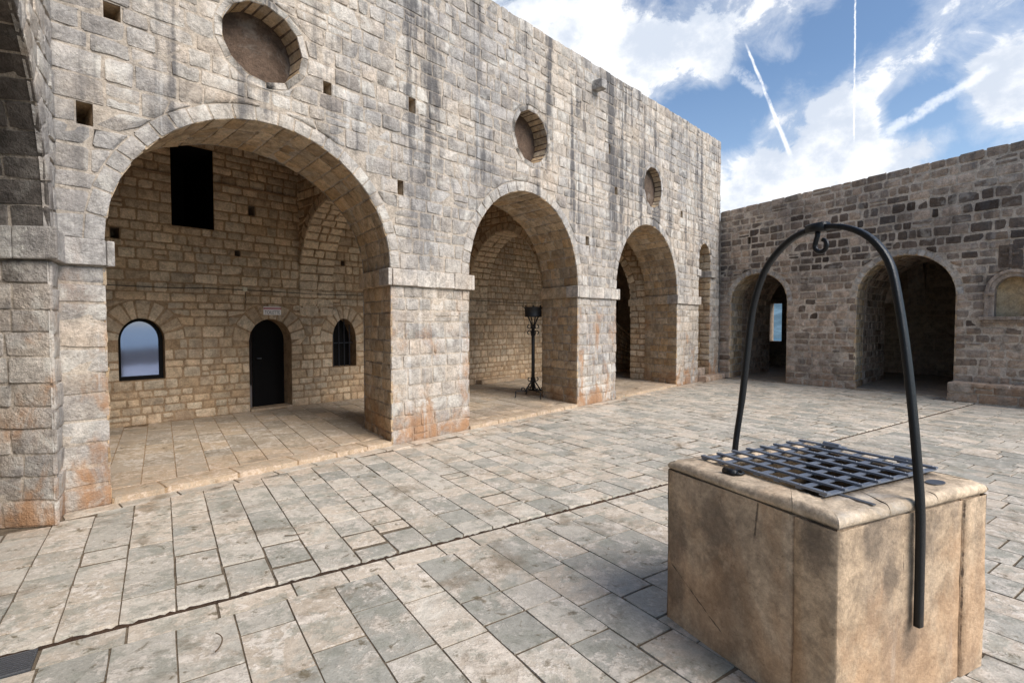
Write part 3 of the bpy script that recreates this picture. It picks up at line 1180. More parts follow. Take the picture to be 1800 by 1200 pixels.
def make_loggia_floor():
    st, kb = [], []
    up = np.array([0, 0, 1.])
    f = pave_fn(.06)
    kw = dict(rough=.001, bev=.0016, depth=.03, wob=.001, rnd=.11, dome=0, flat=True)

    def push(A, B):
        P = A[..., None] * QV + B[..., None] * PV
        dd = (D0 + .315) - P @ Nn
        if (dd > 0).all():
            return None
        B = np.where(dd > 0, B + dd / (PV @ Nn), B)
        return clip_half(A, B, Nn, D0 + 4.02, .004)
    for k in range(-24, 46):
        q0 = -.51 + .31 * k
        p = 3.0
        while p < 17:
            L = RNG.uniform(.32, .7)
            Pm = (q0 + .15) * QV + (p + L / 2) * PV
            dd, ss = Pm @ Nn - D0, Pm @ U
            if -.5 < dd < 4.5 and .3 < ss < 16.5:
                st.append(make_stone(f, q0, q0 + .31, p, p + L, up, gap=.0016, j=(1, 1, 2.2, 2.2), push=push, seen=seen_main, tint=(RNG.random(), RNG.random(), RNG.random() * .5), proud=RNG.normal(.001, .0015), nx=5, ny=5, **kw))
            p += L
    fm = lambda a, b: MAIN(a, .06, -np.asarray(b))
    for o in arches:
        kbd = Acc()
        kbd.box(MAIN(o.c - o.w, -.1, .012), xyz(U * 2 * o.w), xyz(Nn * .32), (0, 0, .153))
        kbd.build('kerb_bed', M['mortar_inner'], lfloor)
        for p, q in splits(o.c - o.w, o.c + o.w, .5, .3):
            kb.append(make_stone(fm, p, q, -.022, .31, up, gap=.003, j=(1, 1, 0, 1), tint=(.5 + .5 * RNG.random(), .6 + .4 * RNG.random(), .3), proud=.002, rough=.0015, bev=.012, depth=.075, wob=.003, nx=6, ny=5, dome=0))
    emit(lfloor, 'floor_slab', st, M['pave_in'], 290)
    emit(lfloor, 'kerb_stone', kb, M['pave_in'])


make_loggia_floor()

# ------------------------------------------------------------------ arcade wall
arcade = thing('arcade_wall', MAIN(8, 0, 0), 'tall grey limestone wall pierced by three big round arches and three round oculi', 'arcade wall')
putlogs = [(1.19, 4.55, .065), (.97, 3.58, .06), (3.33, 4.62, .055), (4.62, 4.70, .06), (4.41, 3.50, .05), (9.05, 3.38, .06), (10.18, 4.62, .06), (13.58, 4.58, .065), (9.9, 5.35, .03)]


def tint_main(s, z):
    v = RNG.random()
    return (np.clip(RNG.normal(.35 if z > 2.3 else .45, .28), 0, 1), v, .55 * (RNG.random() < .02))


def build_arcade():
    ops = arches + oculi + [small]
    st, rects = lay_wall(MAIN, MAIN.h, .745, 16.36, [0, CAP0, CAP1, 3.3, TOP], .205, .285, ops, putlogs, (0, 0), tintf=tint_main, topjit=.006, rough=.0052, dome=.002, gap=.0034, bev=.0105, depth=.018, wob=.008, proud=.001, rowjit=.27, split=.13,
                         skip=lambda p, q, a, b: CAP0 - .01 < a < CAP1 - .02 and b <= CAP1 + .01 and q < 14.85)
    emit(arcade, 'wall_stone', st, M['main'], 296)
    core = Acc()
    PF = lambda a, b: MAIN(a, b, -.0055)
    hl = [[(a, c), (b, c), (b, d), (a, d)] for a, b, c, d in rects]
    z0 = -.05

    def bot(o):
        lp = o.loop()
        return [(lp[0][0], z0), (lp[1][0], z0)] + lp[2:]
    # outline runs down every pier
    arcs = sorted(arches + [small], key=lambda o: o.c)
    outline = [(.75, z0)]
    for o in arcs:
        outline += [(o.c - o.w - .002, z0)] + [(o.c + (o.w + .002) * math.cos(t), o.zs + (o.rise + .002) * math.sin(t)) for t in np.linspace(math.pi, 0, 36)] + [(o.c + o.w + .002, z0)]
    outline += [(16.35, z0)]
    outline += [(x, TOP - .03) for x in np.linspace(16.35, .75, 12)]
    core.add(*sheet(PF, [outline] + [o.loop(36) for o in oculi] + hl))
    # back face (inner splayed outline)
    out2 = [(-1.5, z0)]
    for o, pr in zip(arches, profs):
        out2 += [(x, max(z, z0)) for x, z in pr.i[:1] * [1, 0] + [0, z0]] + [tuple(p) for p in pr.i[1:-1]] + [(pr.i[-1][0], z0)]
    out2 += [(17.5, z0), (17.5, TOP - .02), (-1.5, TOP - .02)]
    core.add(*sheet(lambda a, b: MAIN(a, b, -T_MAIN), [out2] + [o.loop(36) for o in oculi]))
    A, B = np.meshgrid(np.linspace(.75, 16.35, 12), [-.02, -T_MAIN])
    core.add(MAIN(A, TOP - .032, B).reshape(-1, 3), grid_faces(12, 2))
    for s_ in (.76, 16.345):
        core.add([MAIN(s_, 0, -.02), MAIN(s_, TOP - .032, -.02), MAIN(s_, TOP - .032, -T_MAIN), MAIN(s_, 0, -T_MAIN)], [(0, 1, 2, 3)])
    for pr in profs:
        core.add(*loft_sheet(MAIN, pr))
    core.build('masonry_core', M['mortar_main'], arcade)
    hole = Acc()
    for a, b, c, d in rects:
        v = [MAIN(x, z, h) for h in (-.021, -.5) for (x, z) in ((a, c), (b, c), (b, d), (a, d))]
        hole.add(v, [(0, 1, 5, 4), (1, 2, 6, 5), (2, 3, 7, 6), (3, 0, 4, 7), (4, 5, 6, 7)])
    hole.build('putlog_hole', M['jamb'], arcade)['kind'] = 'stuff'
    tg = lambda: (RNG.random() * .4, .35 + .5 * RNG.random(), 0)
    vs_ = []
    for o, n in zip(arches, (24, 24, 24)):
        vs_ += ring_stones(MAIN, o, n, tintf=tg, rough=.0035, proud=.002, gap=.002, bev=.009, depth=.02, nx=5, ny=5)
    vs_ += ring_stones(MAIN, small, 9, tintf=tg, rough=.004, proud=.002, gap=.002, bev=.005, depth=.02, nx=5, ny=4)
    emit(arcade, 'voussoir', vs_, M['main'])
    os_ = []
    for o in oculi:
        os_ += ring_stones(MAIN, o, 13, tintf=tg, rough=.002, proud=.0, gap=.0012, bev=.004, depth=.012, wob=.002, nx=5, ny=4)
    emit(arcade, 'oculus_ring_stone', os_, M['main'])
    jm, sf = [], []
    for pr in profs:
        lv = [CAP0, CAP1, pr.L - CAP0, pr.L - CAP1]
        a, b = lay_loft(MAIN, pr, .33, .19, lv, rough=.006, gap=.003, bev=.011, depth=.02)
        jm += a
        sf += b
    emit(arcade, 'jamb_stone', jm, M['jamb'], 290)
    emit(arcade, 'soffit_stone', sf, M['jamb'], 290)
    # oculus linings
    li = []
    for o in oculi:
        TO = .20 if o is oculi[2] else .32

        def f(a, b, o=o):
            th = np.asarray(b) / o.w
            return MAIN(o.c + o.w * np.cos(th), o.zs + o.w * np.sin(th), -np.asarray(a))
        ctr = MAIN(o.c, o.zs, -.5)
        for p, q in splits(0, 2 * math.pi * o.w, .12, .2):
            for a, b in splits(0, TO, .36, .2):
                li.append(make_stone(f, a, b, p, q, lambda P, c=ctr: c - P, gap=.001, j=(0 if a < .01 else 1, 1, 1, 1), rough=.0015, bev=.004, depth=.01, wob=.002, nx=4, ny=4, seen=None))
        A, B = np.meshgrid([0.0, TO], np.linspace(0, 2 * math.pi, 40))
        k = o.w + .003
        oc = Acc()
        oc.add(MAIN(o.c + k * np.cos(B), o.zs + k * np.sin(B), -A).reshape(-1, 3), grid_faces(2, 40))
        oc.add(*sheet(lambda a, b: MAIN(a, b, -TO), [Op('circle', o.c, o.w + .01, 0, o.zs).loop(40)]))
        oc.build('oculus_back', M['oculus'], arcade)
    emit(arcade, 'oculus_lining_stone', li, M['jamb'], 200)
    # imposts: front of every pier and a return along both jambs
    piers = [(.75, arches[0].c - 1.57, None, profs[0]), (arches[0].c + 1.57, arches[1].c - 1.5, profs[0], profs[1]),
             (arches[1].c + 1.5, arches[2].c - 1.57, profs[1], profs[2]), (arches[2].c + 1.57, 14.79, profs[2], None)]
    for sa, sb, pl_, pr_ in piers:
        la = sa if pl_ else sa
        rb = sb if pr_ else sb + .05
        for p, q in splits(la, rb, .33, .2):
            block('impost_block', arcade, M['main'], MAIN, p + .002, q - .002, CAP0 + .004, CAP1 - .004, -.03, .055 + RNG.normal(0, .003), .012, (RNG.random() * .5, .5 + .5 * RNG.random(), 0))
        for pr, side in ((pl_, 1), (pr_, -1)):
            if pr is None:
                continue
            e0 = pr.o[-1][0] if side == 1 else pr.o[0][0]
            e1 = pr.i[-1][0] if side == 1 else pr.i[0][0]
            for k, (d0, d1) in enumerate([(-.055, .30), (.304, .62), (.624, .93), (.934, 1.15)]):
                x0, x1 = e0 + (e1 - e0) * d0 / pr.T, e0 + (e1 - e0) * d1 / pr.T
                a = Acc()
                v = []
                for zz in (CAP0 + .004, CAP1 - .004):
                    v += [MAIN(x0 - side * .058, zz, -d0), MAIN(x1 - side * .058, zz, -d1), MAIN(x1 + side * .04, zz, -d1), MAIN(x0 + side * (.0 if k == 0 else .04), zz, -d0)]
                fs = [(0, 1, 5, 4), (1, 2, 6, 5), (2, 3, 7, 6), (3, 0, 4, 7), (0, 3, 2, 1), (4, 5, 6, 7)]
                a.add(v, fs)
                o = a.build('impost_block', M['main'] if k == 0 else M['jamb'], arcade, False, .012, (RNG.random() * .5, .5 + .5 * RNG.random(), 0))
                bm = bmesh.new()
                bm.from_mesh(o.data)
                bmesh.ops.recalc_face_normals(bm, faces=bm.faces[:])
                bm.to_mesh(o.data)
                bm.free()
    # water spout high on the wall
    block('water_spout', arcade, M['main'], MAIN, 9.20, 9.40, 6.42, 6.60, -.05, .24, .03)
    # narrow recess beside the corner: inner faces
    rc = Acc()
    pr = Prof(15.21, .42, 3.54, .49, 1.0)
    rc.add(*loft_sheet(MAIN, pr, .02))
    rc.add(*sheet(lambda a, b: MAIN(a, b, -1.0), [[(14.7, 0), (15.7, 0), (15.7, 4.1), (14.7, 4.1)]]))
    rc.build('recess_core', M['mortar_inner'], arcade)
    a, b = lay_loft(MAIN, pr, .33, .2, rough=.007, gap=.005, nx=5, ny=5)
    bk, _ = lay_wall(lambda a, b: MAIN(a, b, -.98), MAIN.h, 14.8, 15.62, [0, 4.0], .2, .3, [], nx=5, ny=4)
    emit(arcade, 'recess_stone', a + b + bk, M['jamb'], 150)
    block('impost_block', arcade, M['main'], MAIN, 15.56, 15.98, 3.07, 3.26, -.5, .07, .012)
    block('impost_block', arcade, M['main'], MAIN, 14.62, 14.86, 3.05, 3.24, -.05, .05, .012)


build_arcade()

st_ = thing('corner_step', MAIN(15.5, 0, .1), 'two worn stone steps leading into the narrow recess beside the corner', 'steps')
block('step_tread', st_, M['right'], MAIN, 14.83, 16.3, .0, .17, -.02, .24, .02)
block('step_tread', st_, M['right'], MAIN, 14.83, 15.58, .06, .36, -.75, -.1, .02)


# ------------------------------------------------------------------ left wall (its arch pier next to the camera)
leftw = thing('side_wall', LEFT(.2, 0, 0), 'dark side wall with a great arch whose stone pier stands beside the wide arch', 'wall')


def build_left():
    o = Op('arch', 1.95, 1.60, 0, ZS, 1.53, .22)
    pr = Prof(1.95, 1.60, ZS, 1.53, 1.35, .62, 0, .1)
    st, _ = lay_wall(LEFT, LEFT.h, .0, 4.6, [0, CAP0, CAP1, 6.9], .2, .3, [o], (), (1, 0), tintf=lambda s, z: (RNG.random() * .5, .4 + .6 * RNG.random(), 0), rough=.006, gap=.003, depth=.02, bev=.012,
                     skip=lambda p, q, a, b: CAP0 - .01 < a < CAP1 - .02 and b <= CAP1 + .01 and q < .4)
    emit(leftw, 'wall_stone', st, M['main'], 250)
    emit(leftw, 'voussoir', ring_stones(LEFT, o, 26, rough=.004, proud=.003, gap=.003, nx=5, ny=5), M['main'])
    core = Acc()
    out = [(.0, -.05), (.348, -.05)] + [(o.c + (o.w) * math.cos(t), o.zs + o.rise * math.sin(t)) for t in np.linspace(math.pi, 0, 36)] + [(3.55, -.05), (4.6, -.05), (4.6, 6.88), (0, 6.88)]
    core.add(*sheet(lambda a, b: LEFT(a, b, -.008), [out]))
    core.add(*loft_sheet(LEFT, pr))
    core.add([LEFT(0, 6.88, -.02), LEFT(4.6, 6.88, -.02), LEFT(4.6, 6.88, -1.35), LEFT(0, 6.88, -1.35)], [(0, 1, 2, 3)])
    core.build('masonry_core', M['mortar_main'], leftw)
    jm, sf = lay_loft(LEFT, pr, .30, .2, [CAP0, CAP1, pr.L - CAP0, pr.L - CAP1], rough=.0045, gap=.003, bev=.008, depth=.018, nx=7, ny=6)
    emit(leftw, 'jamb_stone', jm, M['main'], 120)
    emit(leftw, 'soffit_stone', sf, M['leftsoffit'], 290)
    # impost round the pier
    e0, e1 = pr.o[0][0], pr.i[0][0]
    for k, (d0, d1) in enumerate([(-.06, .24), (.243, .62), (.623, 1.0), (1.003, 1.38)]):
        x0, x1 = e0 + (e1 - e0) * d0 / pr.T, e0 + (e1 - e0) * d1 / pr.T
        a = Acc()
        v = []
        for zz in (CAP0 + .004, CAP1 + .03):
            v += [LEFT(x0 + .058, zz, -d0), LEFT(x1 + .058, zz, -d1), LEFT(x1 - .04, zz, -d1), LEFT(x0 - (.0 if k == 0 else .04), zz, -d0)]
        a.add(v, [(0, 1, 5, 4), (1, 2, 6, 5), (2, 3, 7, 6), (3, 0, 4, 7), (0, 3, 2, 1), (4, 5, 6, 7)])
        ob = a.build('impost_block', M['main'] if k < 2 else M['jamb'], leftw, False, .014, (RNG.random() * .5, .4 + .4 * RNG.random(), .25))
        bm = bmesh.new()
        bm.from_mesh(ob.data)
        bmesh.ops.recalc_face_normals(bm, faces=bm.faces[:])
        bm.to_mesh(ob.data)
        bm.free()
    block('impost_block', leftw, M['main'], LEFT, -.04, e0, CAP0 + .004, CAP1 + .02, -.02, .056, .01, (.2, .8, 0))
    # unseen room added behind this arch: end walls, back wall and roof so it stays dim
    rm = Acc()
    rm.box(LEFT(-1.2, -.1, -4.6), xyz(UL * 5.8), xyz(-NL * .2), (0, 0, 6.9))
    rm.box(LEFT(-.2, -.1, -4.6), xyz(-UL * .3), xyz(NL * 3.2), (0, 0, 6.9))
    rm.box(LEFT(4.3, -.1, -4.6), xyz(UL * .3), xyz(NL * 3.2), (0, 0, 6.9))
    rm.box(LEFT(-.2, 4.6, -4.6), xyz(UL * 4.9), xyz(NL * 3.2), (0, 0, .3))
    rm.build('unseen_dim_room', M['darkstone'], leftw)


build_left()

# ------------------------------------------------------------------ loggia: back wall, cross arches, vault
BD = 4.05
BACK = INNER(BD)
loggia = thing('loggia_back_wall', BACK(6, 0, 0), 'ochre stone back wall of the loggia with toilet doorway and two arched windows', 'wall')


def tint_in(s=0, z=0):
    return (np.clip(RNG.normal(.5, .3), 0, 1), RNG.random(), 0.0)


bw1 = Op('arch', 2.27, .315, .78, 1.42, .36, .30)
bdoor = Op('arch', 4.33, .40, .04, 1.36, .42, .30)
bw3 = Op('arch', 5.88, .28, .78, 1.30, .50, .28)
bup = Op('rect', 3.05, .325, 3.34, 4.72)


def build_back():
    ops = [bw1, bdoor, bw3, bup]
    holes = [(4.02, 3.85, .06), (3.76, 3.02, .05), (5.87, 3.02, .045), (1.95, 3.06, .06)]
    st, rects = lay_wall(BACK, BACK.h, .35, 14.3, [.04, .78, 2.06, 3.34, 4.72, 4.95], .158, .25, ops, holes, (1, 1), tintf=tint_in, seen=seen_main, rough=.004, gap=.0065, bev=.013, depth=.016, wob=.007, rowjit=.3, nx=5, ny=5, dome=.004)
    emit(loggia, 'wall_stone', st, M['inner'], 296)
    rs = []
    for o, n in ((bw1, 9), (bdoor, 9), (bw3, 10)):
        rs += ring_stones(BACK, o, n, rough=.004, gap=.006, bev=.008, depth=.016, nx=5, ny=5, seen=seen_main, tintf=tint_in)
    emit(loggia, 'voussoir', rs, M['inner'])
    core = Acc()
    hl = [[(a, c), (b, c), (b, d), (a, d)] for a, b, c, d in rects]
    lp = bdoor.loop()
    out = [(-1.5, -.1), (lp[0][0], -.1)] + [(bdoor.c + bdoor.w * math.cos(t), bdoor.zs + bdoor.rise * math.sin(t)) for t in np.linspace(math.pi, 0, 28)] + [(lp[1][0], -.1), (17.5, -.1), (17.5, 5.0), (-1.5, 5.0)]
    core.add(*sheet(lambda a, b: BACK(a, b, -.006), [out, bw1.loop(), bw3.loop(), bup.loop()] + hl))
    for o in (bdoor, bw1, bw3):
        pr = Prof(o.c, o.w, o.zs, o.rise, .34, z0=o.z0)
        core.add(*loft_sheet(BACK, pr, .0))
        if o is not bdoor:
            core.add([BACK(o.c - o.w, o.z0, 0), BACK(o.c + o.w, o.z0, 0), BACK(o.c + o.w, o.z0, -.34), BACK(o.c - o.w, o.z0, -.34)], [(0, 1, 2, 3)])
    core.build('masonry_core', M['mortar_inner'], loggia)
    dk = Acc()
    for a, b, c, d in rects:
        v = [BACK(x, z, h) for h in (-.017, -.4) for (x, z) in ((a, c), (b, c), (b, d), (a, d))]
        dk.add(v, [(0, 1, 5, 4), (1, 2, 6, 5), (2, 3, 7, 6), (3, 0, 4, 7), (4, 5, 6, 7)])
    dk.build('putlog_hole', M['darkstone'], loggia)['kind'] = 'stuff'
    up = Acc()
    a, b, c, d = bup.c - bup.w, bup.c + bup.w, bup.z0, bup.zs
    v = [BACK(x, z, h) for h in (-.017, -1.6) for (x, z) in ((a, c), (b, c), (b, d), (a, d))]
    up.add(v, [(0, 1, 5, 4), (1, 2, 6, 5), (2, 3, 7, 6), (3, 0, 4, 7), (4, 5, 6, 7)])
    up.build('upper_opening', M['black'], loggia)  # near-black lining paints in the darkness of the opening
    # drip ledge line where the vault starts
    lg = Acc()
    lg.box(BACK(.4, 4.14, -.01), xyz(U * 2.31), xyz(-Nn * .045), (0, 0, .035))
    lg.build('ledge', M['mortar_inner'], loggia)
    lg = Acc()
    lg.box(BACK(3.39, 4.14, -.01), xyz(U * 1.48), xyz(-Nn * .045), (0, 0, .035))
    lg.build('ledge', M['mortar_inner'], loggia)
    bx = Acc()
    v = [BACK(a, z, h) for h in (-.02, -1.9) for a, z in ((-1.5, -.1), (17.5, -.1), (17.5, 5.75), (-1.5, 5.75))]
    bx.add(v, [(4, 5, 6, 7), (0, 1, 5, 4), (1, 2, 6, 5), (2, 3, 7, 6), (3, 0, 4, 7)])
    bx.build('light_closing_box', M['darkstone'], loggia)  # unseen closing box added to keep light out behind the wall
    # glazed window
    fr = Acc()
    fo = [(bw1.c + (bw1.w - .004) * math.cos(t), bw1.zs + (bw1.rise - .004) * math.sin(t)) for t in np.linspace(0, math.pi, 24)]
    outer = [(bw1.c - bw1.w + .004, bw1.z0 + .002), (bw1.c + bw1.w - .004, bw1.z0 + .002)] + fo
    inner = [(bw1.c - bw1.w + .05, bw1.z0 + .06), (bw1.c + bw1.w - .05, bw1.z0 + .06)] + [(bw1.c + (bw1.w - .05) * math.cos(t), bw1.zs + (bw1.rise - .05) * math.sin(t)) for t in np.linspace(0, math.pi, 24)]
    n = len(outer)
    v = [BACK(a, b, -.10) for a, b in outer] + [BACK(a, b, -.10) for a, b in inner] + [BACK(a, b, -.15) for a, b in inner]
    fr.add(v, [(i, (i + 1) % n, n + (i + 1) % n, n + i) for i in range(n)] + [(n + i, n + (i + 1) % n, 2 * n + (i + 1) % n, 2 * n + i) for i in range(n)])
    win = fr.build('window_frame', M['black'], loggia)
    pa = Acc()
    pa.add(*sheet(lambda a, b: BACK(a, b, -.14), [inner]))
    pa.build('pane', M['glass'], win)
    # barred window
    sh = Acc()
    sh.add(*sheet(lambda a, b: BACK(a, b, -.30), [bw3.loop()]))
    w3 = sh.build('window_shutter', M['black'], loggia)
    for k in range(4):
        a = bw3.c - bw3.w + (k + .7) * 2 * bw3.w / 4.4
        b_ = Acc()
        zt = bw3.zs + bw3.rise * math.sqrt(max(0, 1 - ((a - bw3.c) / bw3.w) ** 2))
        b_.tube([BACK(a, bw3.z0 - .02, -.12), BACK(a, zt + .02, -.12)], .012, 6)
        b_.build('bar', M['bars'], w3)
    b_ = Acc()
    b_.tube([BACK(bw3.c - bw3.w - .01, 1.28, -.135), BACK(bw3.c + bw3.w + .01, 1.28, -.135)], .011, 6)
    b_.build('bar', M['bars'], w3)
    # doorway: near-black leaf paints in the dark of the open doorway
    dl = Acc()
    dl.add(*sheet(lambda a, b: BACK(a, b, -.34), [[(4.12, .06), (4.74, .06), (4.74, 1.8), (4.12, 1.8)]]))
    leaf = dl.build('dark_door_leaf', M['black'], loggia)
    h_ = Acc()
    h_.tube([BACK(4.20, 1.02, -.335), BACK(4.20, 1.02, -.29), BACK(4.27, 1.02, -.29)], .011, 6)
    h_.build('handle', M['drain'], leaf)
    rm = Acc()
    rm.add([BACK(3.9, .0, -.342), BACK(4.12, .0, -.9), BACK(4.12, 1.9, -.9), BACK(3.9, 1.9, -.342)], [(0, 1, 2, 3)])
    rm.add([BACK(4.11, .0, -.9), BACK(4.11, .0, -.342), BACK(4.11, 1.9, -.342), BACK(4.11, 1.9, -.9)], [(0, 1, 2, 3)])
    rm.build('doorway_side_wall', M['inwall'], loggia)
    block('threshold', loggia, M['inner'], BACK, 3.94, 4.72, .05, .09, -.3, .03, .006)
    block('low_step', loggia, M['inwall'], BACK, 3.95, 4.10, .06, .50, -.45, -.345, .006)


build_back()


def build_cross(s0, s1, label, stub=.45, nm='cross_arch'):
    """diaphragm arch between a pier and the back wall, seen through the arcade"""
    d0, d1 = T_MAIN + stub, BD
    c, w = (d0 + d1) / 2, (d1 - d0) / 2
    pl = Plane(U * s0 + Nn * D0, Nn, -U)
    o = Op('arch', c, w, 0, 2.36, 1.62, .2)
    root = thing(nm, pl(d0, 0), label, 'arch', 'cross arches inside the loggia')
    st, _ = lay_wall(pl, pl.h, T_MAIN + .0, BD + .0, [.06, CAP0, CAP1, 5.5], .17, .27, [o], (), (1, 1), tintf=tint_in, seen=seen_main, rough=.005, gap=.007, nx=5, ny=4, depth=.03)
    emit(root, 'wall_stone', st, M['inner'], 250)
    emit(root, 'voussoir', ring_stones(pl, o, 20, seen=seen_main, tintf=tint_in, gap=.005, nx=5, ny=4), M['inner'])
    pr = Prof(c, w, 2.36, 1.62, s1 - s0, z0=1.84)
    jm, sf = lay_loft(pl, pr, .3, .17, seen=seen_main, tintf=lambda: (RNG.random() * .3, .6 + .4 * RNG.random(), 0), rough=.004, gap=.005, nx=5, ny=4, depth=.03, proud=.02)
    emit(root, 'soffit_stone', jm + sf, M['inner'], 290)
    core = Acc()
    out = [(T_MAIN, 0), (d0, 0)] + [(c + w * math.cos(t), 2.36 + 1.62 * math.sin(t)) for t in np.linspace(math.pi, 0, 28)] + [(d1, 1.84), (d1 + .02, 1.84), (d1 + .02, 5.6), (T_MAIN, 5.6)]
    for h in (-.016, -(s1 - s0) + .016):
        core.add(*sheet(lambda a, b: pl(a, b, h), [out]))
    core.add(*loft_sheet(pl, Prof(c, w, 2.36, 1.62, s1 - s0, z0=0), .016))
    core.build('masonry_core', M['mortar_inner'], root)
    block('impost_block', root, M['inner'], pl, T_MAIN + .05, d0 + .05, 2.20, 2.40, -(s1 - s0), .05, .012)


build_cross(4.90, 5.62, 'pale cross arch inside the loggia to the right of the toilet doorway')
build_cross(9.50, 10.2, 'dim cross arch inside the loggia behind the black iron torch stand')
build_cross(13.72, 14.4, 'darkest cross arch inside the loggia, its low pier beyond the third arch', stub=.5)

vault = thing('loggia_vault', INNER(2.5)(7, 4.9, 0), 'dim ochre stone vault roofing the loggia behind the arches', 'vault')


def build_vault():
    cm, hw = (T_MAIN + BD) / 2, (BD - T_MAIN) / 2
    f = lambda a, b: MAIN(np.asarray(a), 4.9 + .75 * np.sin(np.asarray(b)), 0)[..., :] + ((cm - hw * np.cos(np.asarray(b)))[..., None]) * np.array([*Nn, 0])
    f2 = lambda a, b: Plane(Nn * D0, U, -Nn)(np.asarray(a), 4.9 + .75 * np.sin(np.asarray(b)), -(cm - hw * np.cos(np.asarray(b))))
    st = []
    ctr_h = 3.2
    for ba, bb in splits(0.0, math.pi, .155, .1):
        for p, q in splits(.3, 14.4, .36):
            st.append(make_stone(f2, p, q, ba, bb, np.array([0, 0, -1.]), gap=.006, nx=4, ny=4, bev=.02, seen=seen_main, tint=tint_in(), depth=.03))
    emit(vault, 'vault_stone', st, M['inner'], 200)
    A, B = np.meshgrid(np.linspace(-1.5, 17.5, 3), np.linspace(0, math.pi, 24))
    ac = Acc()
    P = Plane(Nn * D0, U, -Nn)(A, 4.93 + .77 * np.sin(B), -(cm - hw * 1.02 * np.cos(B)))
    ac.add(P.reshape(-1, 3), grid_faces(3, 24))
    ac.box(MAIN(-1.5, 5.75, -T_MAIN), xyz(U * 19), xyz(Nn * 3.2), (0, 0, .2))
    ac.build('vault_shell', M['mortar_inner'], vault)
    en = Acc()
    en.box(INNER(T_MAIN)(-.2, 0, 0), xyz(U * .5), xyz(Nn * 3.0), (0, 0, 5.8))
    en.build('end_wall', M['darkstone'], vault)  # plain unseen wall added to block light at this end
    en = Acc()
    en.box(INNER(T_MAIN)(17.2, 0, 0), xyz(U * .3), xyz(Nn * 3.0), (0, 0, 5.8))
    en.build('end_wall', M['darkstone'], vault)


build_vault()

# sloping parapet of the stair in the far bay
par = thing('stair_parapet', INNER(2.9)(15, 0, 0), 'sloping stone parapet of a stair in the dark beyond the third arch', 'parapet')
pp = INNER(2.9)
fpar = lambda a, b: pp(a, np.asarray(b) * (1.95 - .42 * (np.asarray(a) - 14.42)) / 1.95)
stp, _ = lay_wall(fpar, pp.h, 14.42, 17.1, [.06, 1.9], .19, .28, [], nx=4, ny=4, seen=seen_main, tintf=tint_in)
emit(par, 'parapet_stone', stp, M['inner'], 100)
ac = Acc()
v = [pp(a, z, h) for h in (-.016, -.3) for a, z in ((14.42, 0), (17.15, 0), (17.15, .78), (14.42, 1.93))]
ac.add(v, [(0, 1, 2, 3), (7, 6, 5, 4), (3, 2, 6, 7), (0, 3, 7, 4), (1, 5, 6, 2)])
ac.build('parapet_core', M['mortar_inner'], par)
ac = Acc()
v = [pp(a, z + dz, h) for h in (.04, -.34) for dz in (.0, .07) for a, z in ((14.42, 1.93), (17.15, .78))]
ac.add(v, [(0, 1, 3, 2), (4, 6, 7, 5), (2, 3, 7, 6), (0, 4, 5, 1), (0, 2, 6, 4)])
ac.build('coping', M['inner'], par)

# plinth stone at the foot of the back wall in the second bay
pln = thing('plinth_step', BACK(10.5, 0, .1), 'low worn stone step against the back wall behind the torch stand', 'step')
block('step_stone', pln, M['inner'], BACK, 9.8, 11.1, .06, .17, -.02, .22, .015)

# ------------------------------------------------------------------ right wall
rightw = thing('end_wall', RIGHT(-5, 0, 0), 'lower dark weathered wall with two arched passages and a small niche', 'wall')
niche = Op('arch', -2.19, .46, 1.80, 2.34, .47, .0)


def tint_right(s, z):
    top = z > 4.35 + .25 * math.sin(s * .8)
    pd = .10
    if 3.1 < z < 4.6:
        pd = .55
    if 3.4 < z < 4.4:
        pd = .68
    if z > 4.55:
        pd = .05
    if z > 4.9:
        pd = .0
    if s < -7.8 and z > 3.4:
        pd = .12
    return (np.clip(RNG.normal(.45, .35), 0, 1), RNG.uniform(-.45, 1.2), float(RNG.random() < pd) * RNG.uniform(.6, 1) + .1 * RNG.random())


